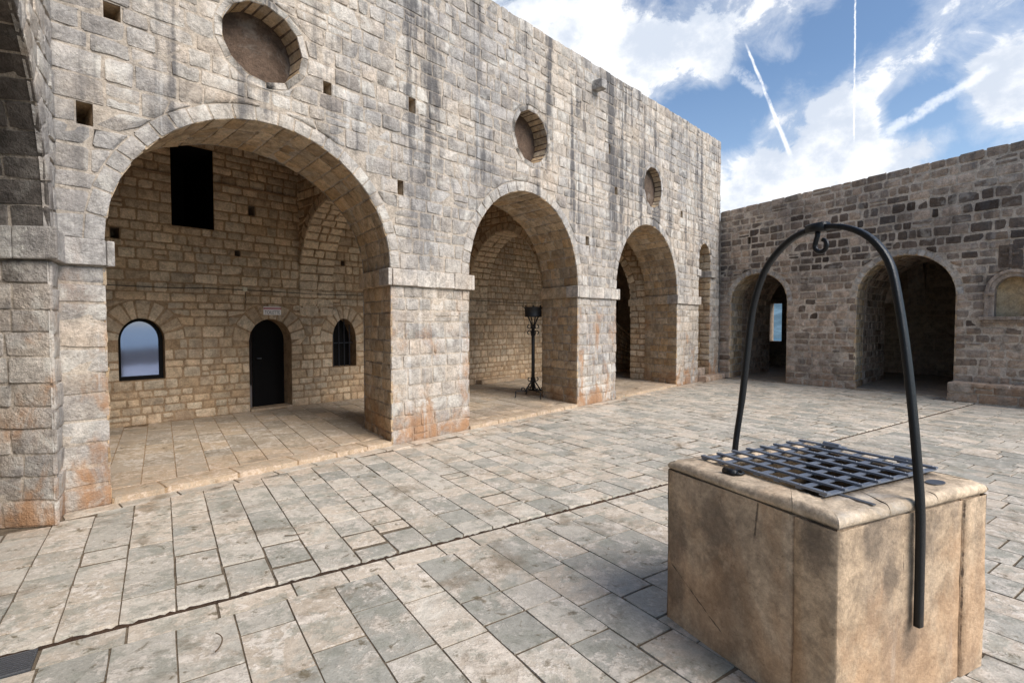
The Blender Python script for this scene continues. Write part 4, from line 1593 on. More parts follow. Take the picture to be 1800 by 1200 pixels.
def build_right():
    ops = r_ops + [niche]
    st, rects = lay_wall(RIGHT, RIGHT.h, -8.86, 2.2, [0, 1.80, 3.3, 5.14], .185, .29, ops, [(-7.95, 4.2, .05)], (1, 1), tintf=tint_right, topjit=.006, rough=.008, dome=.006, gap=.0095, bev=.016, depth=.022, wob=.009, nx=5, ny=5, rnd=.5,
                         skip=lambda p, q, a, b: False)
    emit(rightw, 'wall_stone', st, M['right'], 296)
    vs_ = []
    tg = lambda: (RNG.random() * .5, .4 + .6 * RNG.random(), .25 * RNG.random())
    for o, n in zip(r_ops, (17, 19)):
        vs_ += ring_stones(RIGHT, o, n, tintf=tg, rough=.004, proud=.004, gap=.004, nx=5, ny=4)
    emit(rightw, 'voussoir', vs_, M['main'])
    core = Acc()
    z0 = -.05
    out = [(-8.88, z0)]
    for o in r_ops:
        out += [(o.c - o.w, z0)] + [(o.c + o.w * math.cos(t), o.zs + o.rise * math.sin(t)) for t in np.linspace(math.pi, 0, 30)] + [(o.c + o.w, z0)]
    out += [(2.2, z0)] + [(x, 5.105) for x in np.linspace(2.2, -8.88, 10)]
    ni = Op('arch', -2.19, .30, 1.84, 2.36, .33)
    core.add(*sheet(lambda a, b: RIGHT(a, b, -.008), [out, ni.loop()] + [[(a, c), (b, c), (b, d), (a, d)] for a, b, c, d in rects]))
    A, B = np.meshgrid(np.linspace(-8.88, 2.2, 10), [-.02, -1.0])
    core.add(RIGHT(A, 5.103, B).reshape(-1, 3), grid_faces(10, 2))
    A, B = np.meshgrid(np.linspace(-12, 2.2, 10), [5.103, 3.42])
    core.add(RIGHT(A, B, -1.0).reshape(-1, 3), grid_faces(10, 2))
    core.build('masonry_core', M['mortar_right'], rightw)
    hl = Acc()
    for a, b, c, d in rects:
        v = [RIGHT(x, z, h) for h in (-.021, -.4) for (x, z) in ((a, c), (b, c), (b, d), (a, d))]
        hl.add(v, [(0, 1, 5, 4), (1, 2, 6, 5), (2, 3, 7, 6), (3, 0, 4, 7), (4, 5, 6, 7)])
    hl.build('putlog_hole', M['darkstone'], rightw)
    # first metre of each passage: splayed, paler stone; then a longer barrel in browner stone
    jm, jm2 = [], []
    co = Acc()
    for o in r_ops:
        pr = Prof(o.c, o.w, o.zs, o.rise, 1.0, .12, -.04, .06)
        a, b = lay_loft(RIGHT, pr, .33, .2, seen=None, rough=.005, gap=.005, nx=5, ny=4)
        jm += a + b
        co.add(*loft_sheet(RIGHT, pr, .016))
        p2 = Plane(NR * (DR + 1.0), UR, -NR)
        pr2 = Prof(o.c - .05, o.w + .17, o.zs, o.rise + .1, 2.15, .04, -.05, .0)
        a, b = lay_loft(p2, pr2, .36, .2, seen=seen_right, rough=.005, gap=.006, nx=5, ny=4)
        jm2 += a + b
        co.add(*loft_sheet(p2, pr2, .016))
        ringo = [(o.c - .04 + (o.w + .12) * math.cos(t), max(z0, o.zs + (o.rise + .06) * math.sin(t))) for t in np.linspace(math.pi, 0, 30)]
        big = [(o.c - .05 + (o.w + .2) * math.cos(t), o.zs + (o.rise + .13) * math.sin(t)) for t in np.linspace(math.pi, 0, 30)]
        lp = [(ringo[0][0], z0)] + ringo + [(ringo[-1][0], z0), (big[-1][0], z0)] + big[::-1] + [(big[0][0], z0)]
        co.add(*sheet(lambda a, b: RIGHT(a, b, -1.002), [lp]))
    emit(rightw, 'passage_stone', jm, M['jamb'], 200)
    emit(rightw, 'inner_passage_stone', jm2, M['right'], 150)
    co.build('passage_core', M['mortar_right'], rightw)
    # bench-side niche: moulded frame, plaster back, sill
    def frame(w0, w1, h0, h1, name, mat, zb):
        a = Acc()
        th = np.linspace(math.pi, 0, 26)
        pts = []
        for w, ri in ((w0, w0 + .03), (w1, w1 + .03)):
            pts.append([(-2.19 - w, zb)] + [(-2.19 + w * math.cos(t), 2.36 + ri * math.sin(t)) for t in th] + [(-2.19 + w, zb)])
        n = len(pts[0])
        v = [RIGHT(x, z, h0) for x, z in pts[0]] + [RIGHT(x, z, h1) for x, z in pts[0]] + [RIGHT(x, z, h1) for x, z in pts[1]] + [RIGHT(x, z, h0) for x, z in pts[1]]
        fs = []
        for k in range(3):
            fs += [(k * n + i, k * n + i + 1, (k + 1) * n + i + 1, (k + 1) * n + i) for i in range(n - 1)]
        a.add(v, fs)
        return a.build(name, mat, rightw, False, .0, (.2, .7, 0))
    frame(.30, .39, -.30, .025, 'niche_frame', M['right'], 1.84)
    frame(.385, .45, -.03, .055, 'niche_moulding', M['right'], 1.84)
    for sx in (-1, 1):
        block('niche_capital', rightw, M['right'], RIGHT, -2.19 + sx * .375 - .085, -2.19 + sx * .375 + .085, 2.30, 2.37, -.02, .085, .01)
    a = Acc()
    a.add(*sheet(lambda a_, b_: RIGHT(a_, b_, -.24), [ni.loop()]))
    a.build('niche_back', M['plaster'], rightw)
    a = Acc()
    a.add([RIGHT(-2.5, 1.842, -.24), RIGHT(-1.88, 1.842, -.24), RIGHT(-1.88, 1.842, .02), RIGHT(-2.5, 1.842, .02)], [(0, 1, 2, 3)])
    a.build('niche_floor', M['right'], rightw)
    block('niche_sill', rightw, M['right'], RIGHT, -2.72, -1.66, 1.77, 1.84, -.02, .12, .012)
    block('niche_sill', rightw, M['right'], RIGHT, -2.67, -1.71, 1.71, 1.768, -.02, .07, .012)
    # carved cross panel
    pan = block('cross_panel', rightw, M['right'], RIGHT, -2.44, -2.06, 2.88, 3.36, -.02, .02, .01, (.4, .2, .85))
    for (a0, a1, z0_, z1_) in ((-2.275, -2.225, 2.93, 3.33), (-2.38, -2.278, 3.14, 3.19), (-2.222, -2.12, 3.14, 3.19)):
        block('cross_relief', pan, M['right'], RIGHT, a0, a1, z0_, z1_, .01, .042, .008, (.4, .3, .7))


build_right()

bench = thing('stone_bench', RIGHT(-1.5, 0, .3), 'low rough stone bench built against the wall below the niche', 'bench')


def build_bench():
    fr = Plane(NR * (DR - .55), UR, -NR)
    st, _ = lay_wall(fr, fr.h, -3.12, 1.8, [0, .2, .40], .2, .42, [], (), (0, 1), tintf=lambda s, z: (RNG.random() * .6, RNG.random() * .7, .4 * RNG.random()), rough=.01, gap=.007)
    sd = Plane(UR * -3.12 + NR * DR, NR, -UR)
    s2, _ = lay_wall(sd, sd.h, -.55, 0, [0, .2, .40], .2, .4, [], (), (0, 1), tintf=lambda s, z: (RNG.random() * .6, RNG.random() * .6, .4 * RNG.random()), rough=.01)
    tp = lambda a, b: RIGHT(a, .405, b)
    s3 = []
    for p, q in splits(-3.13, 1.8, .55):
        s3.append(make_stone(tp, p, q, 0.0, .56, np.array([0, 0, 1.]), gap=.006, j=(1, 1, 1, 0), rough=.004, depth=.06, tint=(.3 * RNG.random(), .5 + .5 * RNG.random(), .15)))
    emit(bench, 'bench_stone', st + s2, M['right'], 100)
    emit(bench, 'bench_slab', s3, M['right'], 100)
    a = Acc()
    a.box(RIGHT(-3.10, -.05, 0), xyz(UR * 4.9), xyz(-NR * .53), (0, 0, .43))
    a.build('bench_core', M['mortar_right'], bench)


build_bench()

# room behind the passages with its window on the hills
hall = thing('rear_hall', RIGHT(-5, 0, -4.5), 'dark hall behind the two passages with a small window on the hills', 'hall')


def build_hall():
    p3 = Plane(NR * (DR + 3.15), UR, -NR)
    fl = Acc()
    fl.box(RIGHT(-14, -.3, -.02), xyz(UR * 17), xyz(NR * 7), (0, 0, .325))
    fl.build('hall_floor', M['pave_in'], hall)
    fw = Acc()
    out = [(-14, -.05)]
    for o in r_ops:
        c, w, ri = o.c - .1, o.w + .21, o.rise + .1
        out += [(c - w, -.05)] + [(c + w * math.cos(t), o.zs + ri * math.sin(t)) for t in np.linspace(math.pi, 0, 30)] + [(c + w, -.05)]
    out += [(2.5, -.05), (2.5, 5), (-14, 5)]
    fw.add(*sheet(lambda a, b: p3(a, b, 0), [out]))
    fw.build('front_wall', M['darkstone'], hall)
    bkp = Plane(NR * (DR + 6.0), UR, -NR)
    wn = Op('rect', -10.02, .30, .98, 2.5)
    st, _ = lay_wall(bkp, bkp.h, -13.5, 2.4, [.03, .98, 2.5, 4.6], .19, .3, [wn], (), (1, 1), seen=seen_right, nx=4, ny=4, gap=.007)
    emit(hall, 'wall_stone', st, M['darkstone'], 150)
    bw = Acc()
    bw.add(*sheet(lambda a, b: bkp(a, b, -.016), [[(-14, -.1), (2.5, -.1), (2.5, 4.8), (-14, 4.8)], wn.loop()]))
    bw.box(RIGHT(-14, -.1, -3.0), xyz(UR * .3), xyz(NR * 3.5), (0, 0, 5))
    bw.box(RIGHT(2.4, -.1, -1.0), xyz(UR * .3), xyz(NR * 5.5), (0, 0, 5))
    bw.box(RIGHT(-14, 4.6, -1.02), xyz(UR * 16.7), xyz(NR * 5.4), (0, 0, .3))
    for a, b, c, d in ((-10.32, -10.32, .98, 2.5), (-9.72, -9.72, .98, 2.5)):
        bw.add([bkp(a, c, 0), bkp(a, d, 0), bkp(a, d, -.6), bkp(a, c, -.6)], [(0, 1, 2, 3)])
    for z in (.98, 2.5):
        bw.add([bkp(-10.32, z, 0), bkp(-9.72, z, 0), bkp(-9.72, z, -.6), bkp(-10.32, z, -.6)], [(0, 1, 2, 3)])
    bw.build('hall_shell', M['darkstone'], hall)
    block('window_sill', hall, M['welltop'], bkp, -10.36, -9.68, .92, .975, -.3, .05, .008)
    # rib of the hall vault seen through the larger passage
    a = Acc()
    for k, s_ in enumerate((-5.6, -2.4)):
        th = np.linspace(0, math.pi, 20)
        A, B = np.meshgrid([s_, s_ + .45], th)
        P = Plane(NR * (DR + 3.15), UR, -NR)(A, 2.3 + 1.9 * np.sin(B), -(1.42 - 1.42 * np.cos(B)))
        a.add(P.reshape(-1, 3), grid_faces(2, 20))
        for sx in (s_, s_ + .45):
            A2 = np.stack([2.3 + 1.9 * np.sin(th), np.full(20, 4.6)], 1)
            dd = 1.42 - 1.42 * np.cos(th)
            P = Plane(NR * (DR + 3.15), UR, -NR)(np.full((20, 2), sx), A2, -np.stack([dd, dd], 1))
            a.add(P.reshape(-1, 3), grid_faces(2, 20))
    a.build('vault_rib', M['right'], hall)


build_hall()

# far outside: sea and a wooded hillside glimpsed through the hall window
sea = Acc()
sea.add([(-9000, -9000, -38), (9000, -9000, -38), (9000, 9000, -38), (-9000, 9000, -38)], [(0, 1, 2, 3)])
so = sea.build('sea', M['sea'])
so['kind'] = 'structure'
hx = np.linspace(-1, 1, 60)
hy = np.linspace(0, 1, 24)
A, B = np.meshgrid(hx, hy)
hr = np.random.default_rng(4)
Z = -45 + 250 * np.sin(B * math.pi * .5) ** 1.3 * (.75 + .25 * np.sin(A * 5 + 1) + .12 * np.sin(A * 17)) + hr.normal(0, 5, A.shape)
dirw = ray(1356, 570)[:2]
dirw /= np.linalg.norm(dirw)
side = V2(dirw[1], -dirw[0])
Pm = (1500 + 1100 * B)[..., None] * dirw + (A * 2600)[..., None] * side
hv = np.concatenate([Pm, Z[..., None]], -1).reshape(-1, 3)
ho = mesh_obj('hills', hv, grid_faces(60, 24), M['hill'], None, True)
ho['kind'] = 'structure'
rk = Acc()   # the rock plateau the fort stands on
rk.box((-16, -10, -40), (50, 0, 0), (0, 46, 0), (0, 0, 39.4))
ro = rk.build('rock_plateau', M['darkstone'])
ro['kind'] = 'structure'

# ------------------------------------------------------------------ well
WL, WF, WR = V2(.912, 3.009), V2(1.332, 2.092), V2(2.363, 2.562)
WB = WL + WR - WF
WZ = .911
well = thing('stone_well', xyz((WL + WR) / 2, 0), 'square well head of smooth tan stone slabs under an iron hoop', 'well')


def build_well():
    faces_ = [(WL, WF), (WF, WR), (WR, WB), (WB, WL)]
    ctr = (WL + WR) / 2
    for i, (a, b) in enumerate(faces_):
        e = (b - a) / np.linalg.norm(b - a)
        L = np.linalg.norm(b - a)
        outw = V2(e[1], -e[0])
        if outw @ (a - ctr) < 0:
            outw = -outw
        pl = Plane(a, e, outw)
        if i == 0:
            cuts = [(.0, .806), (.811, L - .0)]
        elif i == 1:
            cuts = [(.0, .925), (.930, L)]
        else:
            cuts = [(.0, L * .8), (L * .8 + .006, L)]
        for k, (p, q) in enumerate(cuts):
            # dressed slab: fine grid with slight undulation
            nm = 'side_slab' if k == 0 else 'corner_post'
            nx, ny = (16, 14) if k == 0 else (7, 14)
            xs = np.concatenate([[p], np.linspace(p + .006, q - .006, nx - 2), [q]])
            zs_ = np.concatenate([[-.02], np.linspace(-.01, WZ - .068, ny - 2), [WZ - .06]])
            A, B = np.meshgrid(xs, zs_)
            lowf = .004 * np.sin(A * 9 + i) * np.cos(B * 7 + k) + RNG.normal(0, .0011, A.shape)
            h = lowf + (.0 if k == 0 else .004)
            if i == 1 and k == 0:
                h += -.004 * ((A > .075))          # sunk panel with a raised margin
            h[:, 0] -= .012 if k == 1 else .004
            h[:, -1] -= .012 if k == 0 else .004
            h[:, 0] -= RNG.random(ny) * .004
            h[:, -1] -= RNG.random(ny) * .004
            P = pl(A, B, h)
            fs = grid_faces(nx, ny)
            fs = fs if np.cross(np.array([*e, 0]), [0, 0, 1.]) @ np.array([*outw, 0]) > 0 else [q_[::-1] for q_ in fs]
            t = (.35 + .3 * RNG.random(), .45 + .2 * RNG.random(), 0, 1)
            mesh_obj(nm, P.reshape(-1, 3), fs, M['well'], well, True, np.tile(t, (nx * ny, 1)))
    # inner core behind the slabs with the shaft
    inset = .02
    e1 = (WF - WL) / np.linalg.norm(WF - WL)
    e2 = (WR - WF) / np.linalg.norm(WR - WF)
    L1, L2 = np.linalg.norm(WF - WL), np.linalg.norm(WR - WF)
    W = lambda a, b, z: xyz(WL + e1 * a + e2 * b, z)
    a0, a1, b0, b1 = .115, .80, .175, 1.06
    core = Acc()
    for z, rev in ((WZ - .06, 0),):
        O = [(inset, inset), (L1 - inset, inset), (L1 - inset, L2 - inset), (inset, L2 - inset)]
    for (p, q) in (((0 + inset, inset), (L1 - inset, inset)), ((L1 - inset, inset), (L1 - inset, L2 - inset)), ((L1 - inset, L2 - inset), (inset, L2 - inset)), ((inset, L2 - inset), (inset, inset))):
        core.add([W(*p, 0), W(*q, 0), W(*q, WZ - .06), W(*p, WZ - .06)], [(0, 1, 2, 3)])
    core.build('well_core', M['well'], well)
    sh = Acc()
    cs = [(a0, b0), (a1, b0), (a1, b1), (a0, b1)]
    for k in range(4):
        p, q = cs[k], cs[(k + 1) % 4]
        sh.add([W(*p, WZ - .42), W(*q, WZ - .42), W(*q, WZ - .02), W(*p, WZ - .02)], [(0, 1, 2, 3)])
    sh.add([W(*p, WZ - .42) for p in cs], [(0, 1, 2, 3)])
    sh.build('well_shaft', M['shaft'], well)
    # rim: rounded bead round the edge and a worn top, built as four mitred lengths
    prof = []
    ov = .002
    th = np.linspace(-math.pi / 2, math.pi / 2, 9)
    O = [V2(0, 0), V2(L1, 0), V2(L1, L2), V2(0, L2)]
    I = [V2(a0, b0), V2(a1, b0), V2(a1, b1), V2(a0, b1)]
    cutp = {0: [.0, .79, 1.], 1: [0., .30, .62, .93, 1.], 2: [0., .5, 1.], 3: [0., .4, .75, 1.]}
    for k in range(4):
        o0, o1, i0, i1 = O[k], O[(k + 1) % 4], I[k], I[(k + 1) % 4]
        en = (o1 - o0) / np.linalg.norm(o1 - o0)
        on = V2(en[1], -en[0])
        for c0, c1 in zip(cutp[k][:-1], cutp[k][1:]):
            n = 12
            rows = []
            tt = np.linspace(c0 + (.0012 if c0 > 0 else 0), c1 - (.0012 if c1 < 1 else 0), n)
            ph = RNG.random() * 9
            for t in tt:
                po, pi_ = o0 + (o1 - o0) * t, i0 + (i1 - i0) * t
                # mitre: widen overhang at corners
                col = []
                wear = .004 * math.sin(t * 11 + ph) + RNG.normal(0, .0012)
                cornerdip = (.016 if k == 0 else .008) * (math.exp(-((t - 0) / .03) ** 2) + math.exp(-((t - 1) / .03) ** 2))
                if k == 0:
                    wear += .012 * math.sin(min(1, t / .75) * math.pi) * -1 + .006
                skew = (o0 - i0) * (1 - t) + (o1 - i1) * t
                skew = skew / abs(skew @ on)
                for a in th:
                    r = .030
                    outw = (ov - r + r * math.cos(a)) 
                    z = WZ - .032 + r * math.sin(a) + wear * (.5 + .5 * math.sin(a)) - cornerdip * (.5 + .5 * math.sin(a))
                    col.append(xyz(WL + e1 * (po + skew * outw)[0] + e2 * (po + skew * outw)[1], z))
                for fr, dz in ((.25, .0), (.6, .001), (1., -.001)):
                    pp_ = po + (pi_ - po) * fr
                    col.append(W(*pp_, WZ - .003 + dz + RNG.normal(0, .0015) + wear * .3 * (1 - fr)))
                col.append(W(*pi_, WZ - .05))
                rows.append([W(*(po - on * .02), WZ - .058)] + col)
            m = len(rows[0])
            v = np.array(rows).reshape(-1, 3)
            fs = [(i * m + j_, i * m + j_ + 1, (i + 1) * m + j_ + 1, (i + 1) * m + j_) for i in range(n - 1) for j_ in range(m - 1)]
            o = mesh_obj('rim_slab', v, fs, M['welltop'], well, True, np.tile((.3 + .4 * RNG.random(), .5 + .5 * RNG.random(), 0, 1), (len(v), 1)))
            bm = bmesh.new()
            bm.from_mesh(o.data)
            bmesh.ops.recalc_face_normals(bm, faces=bm.faces[:])
            up_ = sum((f.normal.z for f in bm.faces))
            if up_ < 0:
                bmesh.ops.reverse_faces(bm, faces=bm.faces[:])
            bm.to_mesh(o.data)
            bm.free()
    # small iron plate let into the rim near the far corner
    a = Acc()
    c0 = W(L1 - .10, L2 - .25, WZ + .002)
    ring = [c0 + .055 * math.cos(t) * xyz(e2) + .035 * math.sin(t) * xyz(e1) for t in np.linspace(0, 2 * math.pi, 16, endpoint=False)]
    a.add(ring + [p + np.array([0, 0, .004]) for p in ring], [tuple(range(16, 32))] + [(i, (i + 1) % 16, 16 + (i + 1) % 16, 16 + i) for i in range(16)])
    a.build('lead_plug', M['drain'], well)
    a = Acc()
    a.box(W(L1 - .19, .27, WZ - .002), xyz(e1 * .16), xyz(e2 * .022), (0, 0, .006))
    a.build('lead_strip', M['drain'], well)
    return e1, e2, W


WE1, WE2, W = build_well()

grate = thing('well_grate', xyz(V2(1.72, 2.95), WZ + .012), 'grey iron grid of flat bars lying over the well mouth', 'grate')


def build_grate():
    g0, g1, g2, g3 = V2(1.10, 2.995), V2(1.415, 2.325), V2(2.272, 2.758), V2(1.918, 3.42)
    z0 = WZ + .005

    def at(a, b):
        return (g0 * (1 - a) + g1 * a) * (1 - b) + (g3 * (1 - a) + g2 * a) * b
    for k in range(7):        # lower bars, running away
        a = .02 + .96 * k / 6
        ac = Acc()
        p, q = at(a, 0.0), at(a, 1.0)
        e = (q - p) / np.linalg.norm(q - p)
        w = V2(-e[1], e[0]) * .031
        ac.box(xyz(p - w / 2, z0), xyz(q - p), xyz(w), (0, 0, .008))
        ac.build('flat_bar', M['grate'], grate, False, .0015)
    for k in range(8):        # upper bars, riveted across
        b = .015 + .97 * k / 7
        ac = Acc()
        p, q = at(-.01, b), at(1.01, b)
        e = (q - p) / np.linalg.norm(q - p)
        w = V2(-e[1], e[0]) * .025
        ac.box(xyz(p - w / 2, z0 + .0085), xyz(q - p), xyz(w), (0, 0, .011))
        ac.build('flat_bar', M['grate'], grate, False, .0015)
    rv = Acc()
    for i in range(7):
        for k in range(8):
            c = xyz(at(.02 + .96 * i / 6, .015 + .97 * k / 7), z0 + .019)
            vs_ = [c + .007 * np.array([math.cos(t), math.sin(t), 0]) for t in np.linspace(0, 2 * math.pi, 6, endpoint=False)] + [c + np.array([0, 0, .005])]
            rv.add(vs_, [(j, (j + 1) % 6, 6) for j in range(6)])
    rv.build('rivet', M['drain'], grate)['kind'] = 'stuff'
    # two hinges at the far edge, staple with padlock on the near edge
    for b_, a_ in ((1.0, .26), (1.0, .80)):
        ac = Acc()
        c = at(a_, b_)
        e = (g2 - g3) / np.linalg.norm(g2 - g3)
        ac.tube([xyz(c - e * .05, z0 + .022), xyz(c + e * .05, z0 + .022)], .014, 8)
        n2 = V2(-e[1], e[0])
        if n2 @ (c - V2(1.7, 2.9)) < 0:
            n2 = -n2
        ac.box(xyz(c - e * .04, z0 - .004), xyz(e * .08), xyz(n2 * .1), (0, 0, .008))
        ac.build('hinge', M['grate'], grate)
    lk = Acc()
    c = xyz(at(.40, 0.), z0 + .004)
    ex = xyz((g1 - g0) / np.linalg.norm(g1 - g0))
    ow = xyz(-(g3 - g0) / np.linalg.norm(g3 - g0))
    ring = [c + ow * (.055 + .034 * math.cos(t)) + ex * .034 * math.sin(t) for t in np.linspace(0, 2 * math.pi, 14, endpoint=False)]
    lk.tube(ring, .008, 6, True)
    lk.build('staple_ring', M['iron'], grate, True)
    pk = Acc()
    pk.tube([c + ow * .085 - ex * .055 + np.array([0, 0, .002]), c + ow * .085 + ex * .02 + np.array([0, 0, .002])], .019, 10)
    pk.build('padlock', M['iron'], grate, True)


build_grate()

hoop = thing('iron_hoop', xyz(V2(1.69, 2.82), WZ), 'tall black iron hoop arching over the well with a curled hook', 'well hoop')


def build_hoop():
    a = V2(1.40, 3.277)
    b = V2(1.818, 2.293)
    e = (b - a) / np.linalg.norm(b - a)
    nrm = xyz(V2(-e[1], e[0]))
    pts = np.array([(.006, .70), (.018, .94), (.045, 1.08), (.071, 1.235), (.1, 1.5), (.126, 1.728), (.15, 1.84), (.185, 1.93), (.215, 2.0), (.25, 2.052), (.31, 2.11), (.373, 2.157), (.43, 2.183), (.494, 2.199), (.56, 2.205), (.64, 2.198), (.712, 2.180), (.797, 2.138), (.865, 2.072), (.92, 1.985), (.939, 1.90), (.954, 1.82), (.984, 1.66), (1.018, 1.413), (1.046, 1.16), (1.066, .95), (1.074, .86), (1.076, .6), (1.076, .345)])
    # finer resample
    t = np.linspace(0, len(pts) - 1, 100)
    sm = np.stack([np.interp(t, range(len(pts)), pts[:, k]) for k in (0, 1)], 1)
    for _ in range(6):
        sm[1:-1] = .25 * sm[:-2] + .5 * sm[1:-1] + .25 * sm[2:]
    path = np.array([xyz(a + e * s, z) for s, z in sm])
    # flat strap section at the legs, rounder over the top
    prof = []
    for k in range(12):
        th = 2 * math.pi * k / 12
        c_, s_ = math.cos(th), math.sin(th)
        prof.append((math.copysign(abs(c_) ** .45, c_) * 1.0, math.copysign(abs(s_) ** .45, s_) * .78))
    rr = np.full(len(path), .0188)
    rr[:10] *= .9
    ac = Acc()
    ac.tube(path, rr, 12, False, prof, up=nrm)
    ac.build('strap', M['iron'], hoop, True)
    # collar and hook
    co = Acc()
    co.tube([xyz(a + e * s, z) for s, z in ((.50, 2.200), (.54, 2.205), (.60, 2.205))], .031, 12, False, prof, up=nrm)
    co.build('collar', M['iron'], hoop, True)
    hk = Acc()
    c = (.572, 2.108)
    pth = [(.553, 2.19), (.551, 2.160), (.543, 2.136)]
    for t in np.linspace(math.radians(150), math.radians(150 + 285), 22):
        r = .036 - .006 * (t - math.radians(150)) / math.radians(285)
        pth.append((c[0] + r * math.cos(t), c[1] + r * math.sin(t)))
    hk.tube([xyz(a + e * s, z) for s, z in pth], np.linspace(.0135, .011, len(pth)), 10, False, None, up=nrm)
    hk.build('hook', M['iron'], hoop, True)


build_hoop()

# ------------------------------------------------------------------ iron torch stand in the second arch
TX = V2(.471, 11.589)
torch = thing('torch_stand', xyz(TX, .06), 'slender black wrought iron torch stand with a basket bowl in the middle arch', 'torch stand')


def build_torch():
    z0 = .06
    P = lambda r, th, z: xyz(TX + r * V2(math.cos(th), math.sin(th)), z + z0)
    a = Acc()
    a.tube([P(0, 0, .16), P(0, 0, 1.56)], .038, 8)
    a.build('post', M['lampiron'], torch, True)
    a = Acc()
    for zc, r in ((1.36, .05), (1.52, .05), (.34, .05)):
        a.tube([P(0, 0, zc), P(0, 0, zc + .04)], r, 10)
    a.build('band', M['lampiron'], torch, True)

    def scroll(th, r0, zc, R, turn, sgn, rad=.011):
        q = Acc()
        pts = []
        for t in np.linspace(0, turn, 20):
            rr = R * (1 - .5 * t / turn)
            pts.append(P(r0 + R - rr * math.cos(t), th, zc + sgn * rr * math.sin(t)))
        q.tube(pts, rad, 6, up=xyz(V2(-math.sin(th), math.cos(th))))
        return q
    base = math.radians(20)
    for k in range(4):
        th = base + k * math.pi / 2
        for zc, sgn in ((1.50, -1), (1.50, 1)):
            s = scroll(th, .03, zc + sgn * .075, .062, 4.6, -sgn)
            s.build('scroll', M['lampiron'], torch, True)
        scroll(th, .03, .40, .055, 4.6, -1).build('scroll', M['lampiron'], torch, True)
        lg = Acc()
        lg.tube([P(.03, th, .36), P(.09, th, .28), P(.17, th, .16), P(.20, th, .13)], .016, 6, up=xyz(V2(-math.sin(th), math.cos(th))))
        lg.tube([P(.0, th, .145), P(.40, th, .145), P(.415, th, .13), P(.42, th, .0), P(.45, th, .004)], .012, 6, up=xyz(V2(-math.sin(th), math.cos(th))))
        o = lg.build('leg', M['lampiron'], torch, True)
        scroll(th, .2, .17, .05, 4.9, 1, .012).build('scroll', M['lampiron'], torch, True)
        ar = Acc()
        ar.tube([P(.03, th, 1.58), P(.06, th, 1.66), P(.11, th, 1.76), P(.14, th, 1.80)], .015, 6, up=xyz(V2(-math.sin(th), math.cos(th))))
        ar.build('bowl_arm', M['lampiron'], torch, True)
    b = Acc()
    n = 24
    v, f = [], []
    profb = [(.02, 1.775), (.185, 1.78), (.195, 1.80), (.185, 1.82), (.19, 1.95), (.20, 1.965), (.215, 1.99), (.20, 2.0), (.18, 1.98), (.175, 1.84), (.02, 1.83)]
    for r, z in profb:
        for k in range(n):
            v.append(P(r, 2 * math.pi * k / n, z))
    m = len(profb)
    for i in range(m - 1):
        for k in range(n):
            f.append((i * n + k, i * n + (k + 1) % n, (i + 1) * n + (k + 1) % n, (i + 1) * n + k))
    b.add(v, f)
    b.build('bowl', M['lampiron'], torch, True)
    for k in range(8):
        th = 2 * math.pi * k / 8
        s = Acc()
        s.tube([P(.192, th, 1.99), P(.23, th, 2.0), P(.235, th, 2.035), P(.215, th, 2.03)], .010, 5, up=xyz(V2(-math.sin(th), math.cos(th))))
        s.build('rim_curl', M['lampiron'], torch, True)


build_torch()

# ------------------------------------------------------------------ toilet sign, cable, box
sign = thing('toilet_sign', BACK(4.355, 1.86, .03), 'small white TOILETTE sign with wine red top band over the doorway', 'sign')
a = Acc()
a.box(BACK(4.19, 1.86, .018), xyz(U * .33), xyz(-Nn * .012), (0, 0, .155))
a.build('panel', M['signwhite'], sign, False, .002)
a = Acc()
a.box(BACK(4.19, 1.962, .0305), xyz(U * .33), xyz(-Nn * .002), (0, 0, .034))
a.build('red_band', M['signred'], sign)
a = Acc()
a.box(BACK(4.20, 1.974, .0330), xyz(U * .31), xyz(-Nn * .001), (0, 0, .006))
a.build('band_lettering', M['signwhite'], sign)


def text_obj(txt, size, P, name, mat, parent, width):
    cu = bpy.data.curves.new(name, 'FONT')
    cu.body = txt
    cu.size = size
    cu.extrude = .0008
    cu.align_x = 'CENTER'
    tmp = bpy.data.objects.new('tmp_text', cu)
    C.objects.link(tmp)
    dg = bpy.context.evaluated_depsgraph_get()
    me = bpy.data.meshes.new_from_object(tmp.evaluated_get(dg))
    bpy.data.objects.remove(tmp)
    v = np.array([p.co[:] for p in me.vertices])
    v[:, 0] *= width / (v[:, 0].max() - v[:, 0].min())
    f = [tuple(p.vertices) for p in me.polygons]
    W3 = np.array([P(x, y, z) for x, y, z in v])
    return mesh_obj(name, W3, f, mat, parent)


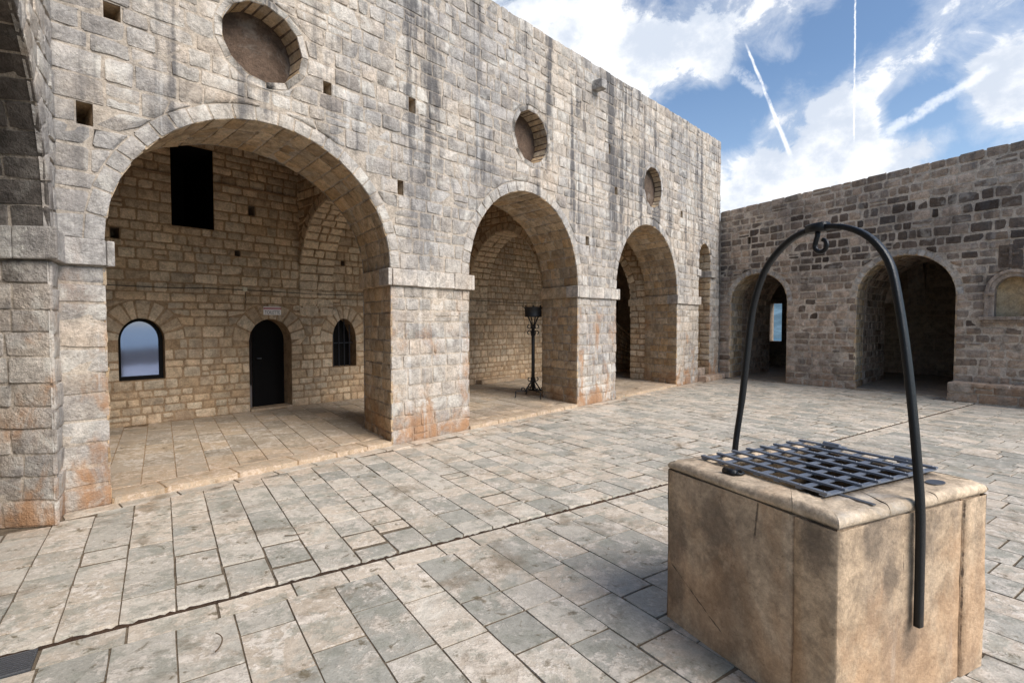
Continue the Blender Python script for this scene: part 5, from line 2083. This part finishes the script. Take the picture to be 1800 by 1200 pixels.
text_obj('TOILETTE', .088, lambda x, y, z: BACK(4.355 + x, 1.877 + y, .0312 + z), 'lettering', M['ink'], sign, .285)
cab = thing('wall_cable', BACK(6, 2.3, .02), 'thin black cable clipped along the back wall above the doorway', 'cable')
a = Acc()
xs = np.linspace(.5, 13.6, 40)
a.tube([BACK(x, 2.30 + .012 * math.sin(x * 2.1) + RNG.normal(0, .003), .022) for x in xs], .0065, 6)
a.build('cable_run', M['cable'], cab)
a = Acc()
a.tube([BACK(3.87, 2.27, .022), BACK(3.88, 2.12, .022), BACK(3.86, 2.05, .022)], .006, 6)
a.build('cable_drop', M['cable'], cab)
jb = thing('junction_box', BACK(3.86, 2.32, .03), 'small cream junction box on the cable left of the sign', 'junction box')
a = Acc()
a.box(BACK(3.825, 2.285, .012), xyz(U * .07), xyz(-Nn * .04), (0, 0, .075))
a.build('cover', M['box'], jb, False, .004)

# ------------------------------------------------------------------ floor drain
drain = thing('drain_grating', xyz(QV * -1.0 + PV * 3.53, -.02), 'grey slotted steel drain grating set beside the paving step', 'drain')
a = Acc()
pq = lambda q, p, z: xyz(QV * q + PV * p, z)
a.box(pq(-1.49, 3.432, -.06), xyz(QV * .925), xyz(PV * .208), (0, 0, .02))
a.build('tray', M['black'], drain)
for k in range(10):
    a = Acc()
    a.box(pq(-1.49, 3.438 + k * .0203, -.04), xyz(QV * .92), xyz(PV * .0125), (0, 0, .028))
    a.build('slat', M['drain'], drain, False, .001)

# thin twigs and dry leaves blown on the slabs
for (px, py, L, ang, lab) in ((497, 940, .16, .3, 'thin curved dry twig lying on the slabs in front of the wide arch'), (372, 1150, .2, 2.0, 'dark curled twig on the front slabs beyond the drain grating')):
    d = ray(px, py)
    k = (0.012 - H) / d[2]
    p0 = np.array([0, 0, H]) + d * k
    a = Acc()
    pts = []
    for t in np.linspace(0, 1, 9):
        w = ang + 1.3 * (t - .5)
        p0 = p0 + np.array([math.cos(w), math.sin(w), 0]) * L / 8
        pts.append(p0 + np.array([0, 0, .004 * math.sin(t * 3)]))
    a.tube(pts, np.linspace(.0045, .0025, 9), 5)
    o = a.build('twig', M['twig'])
    tag(o, lab, 'twig')
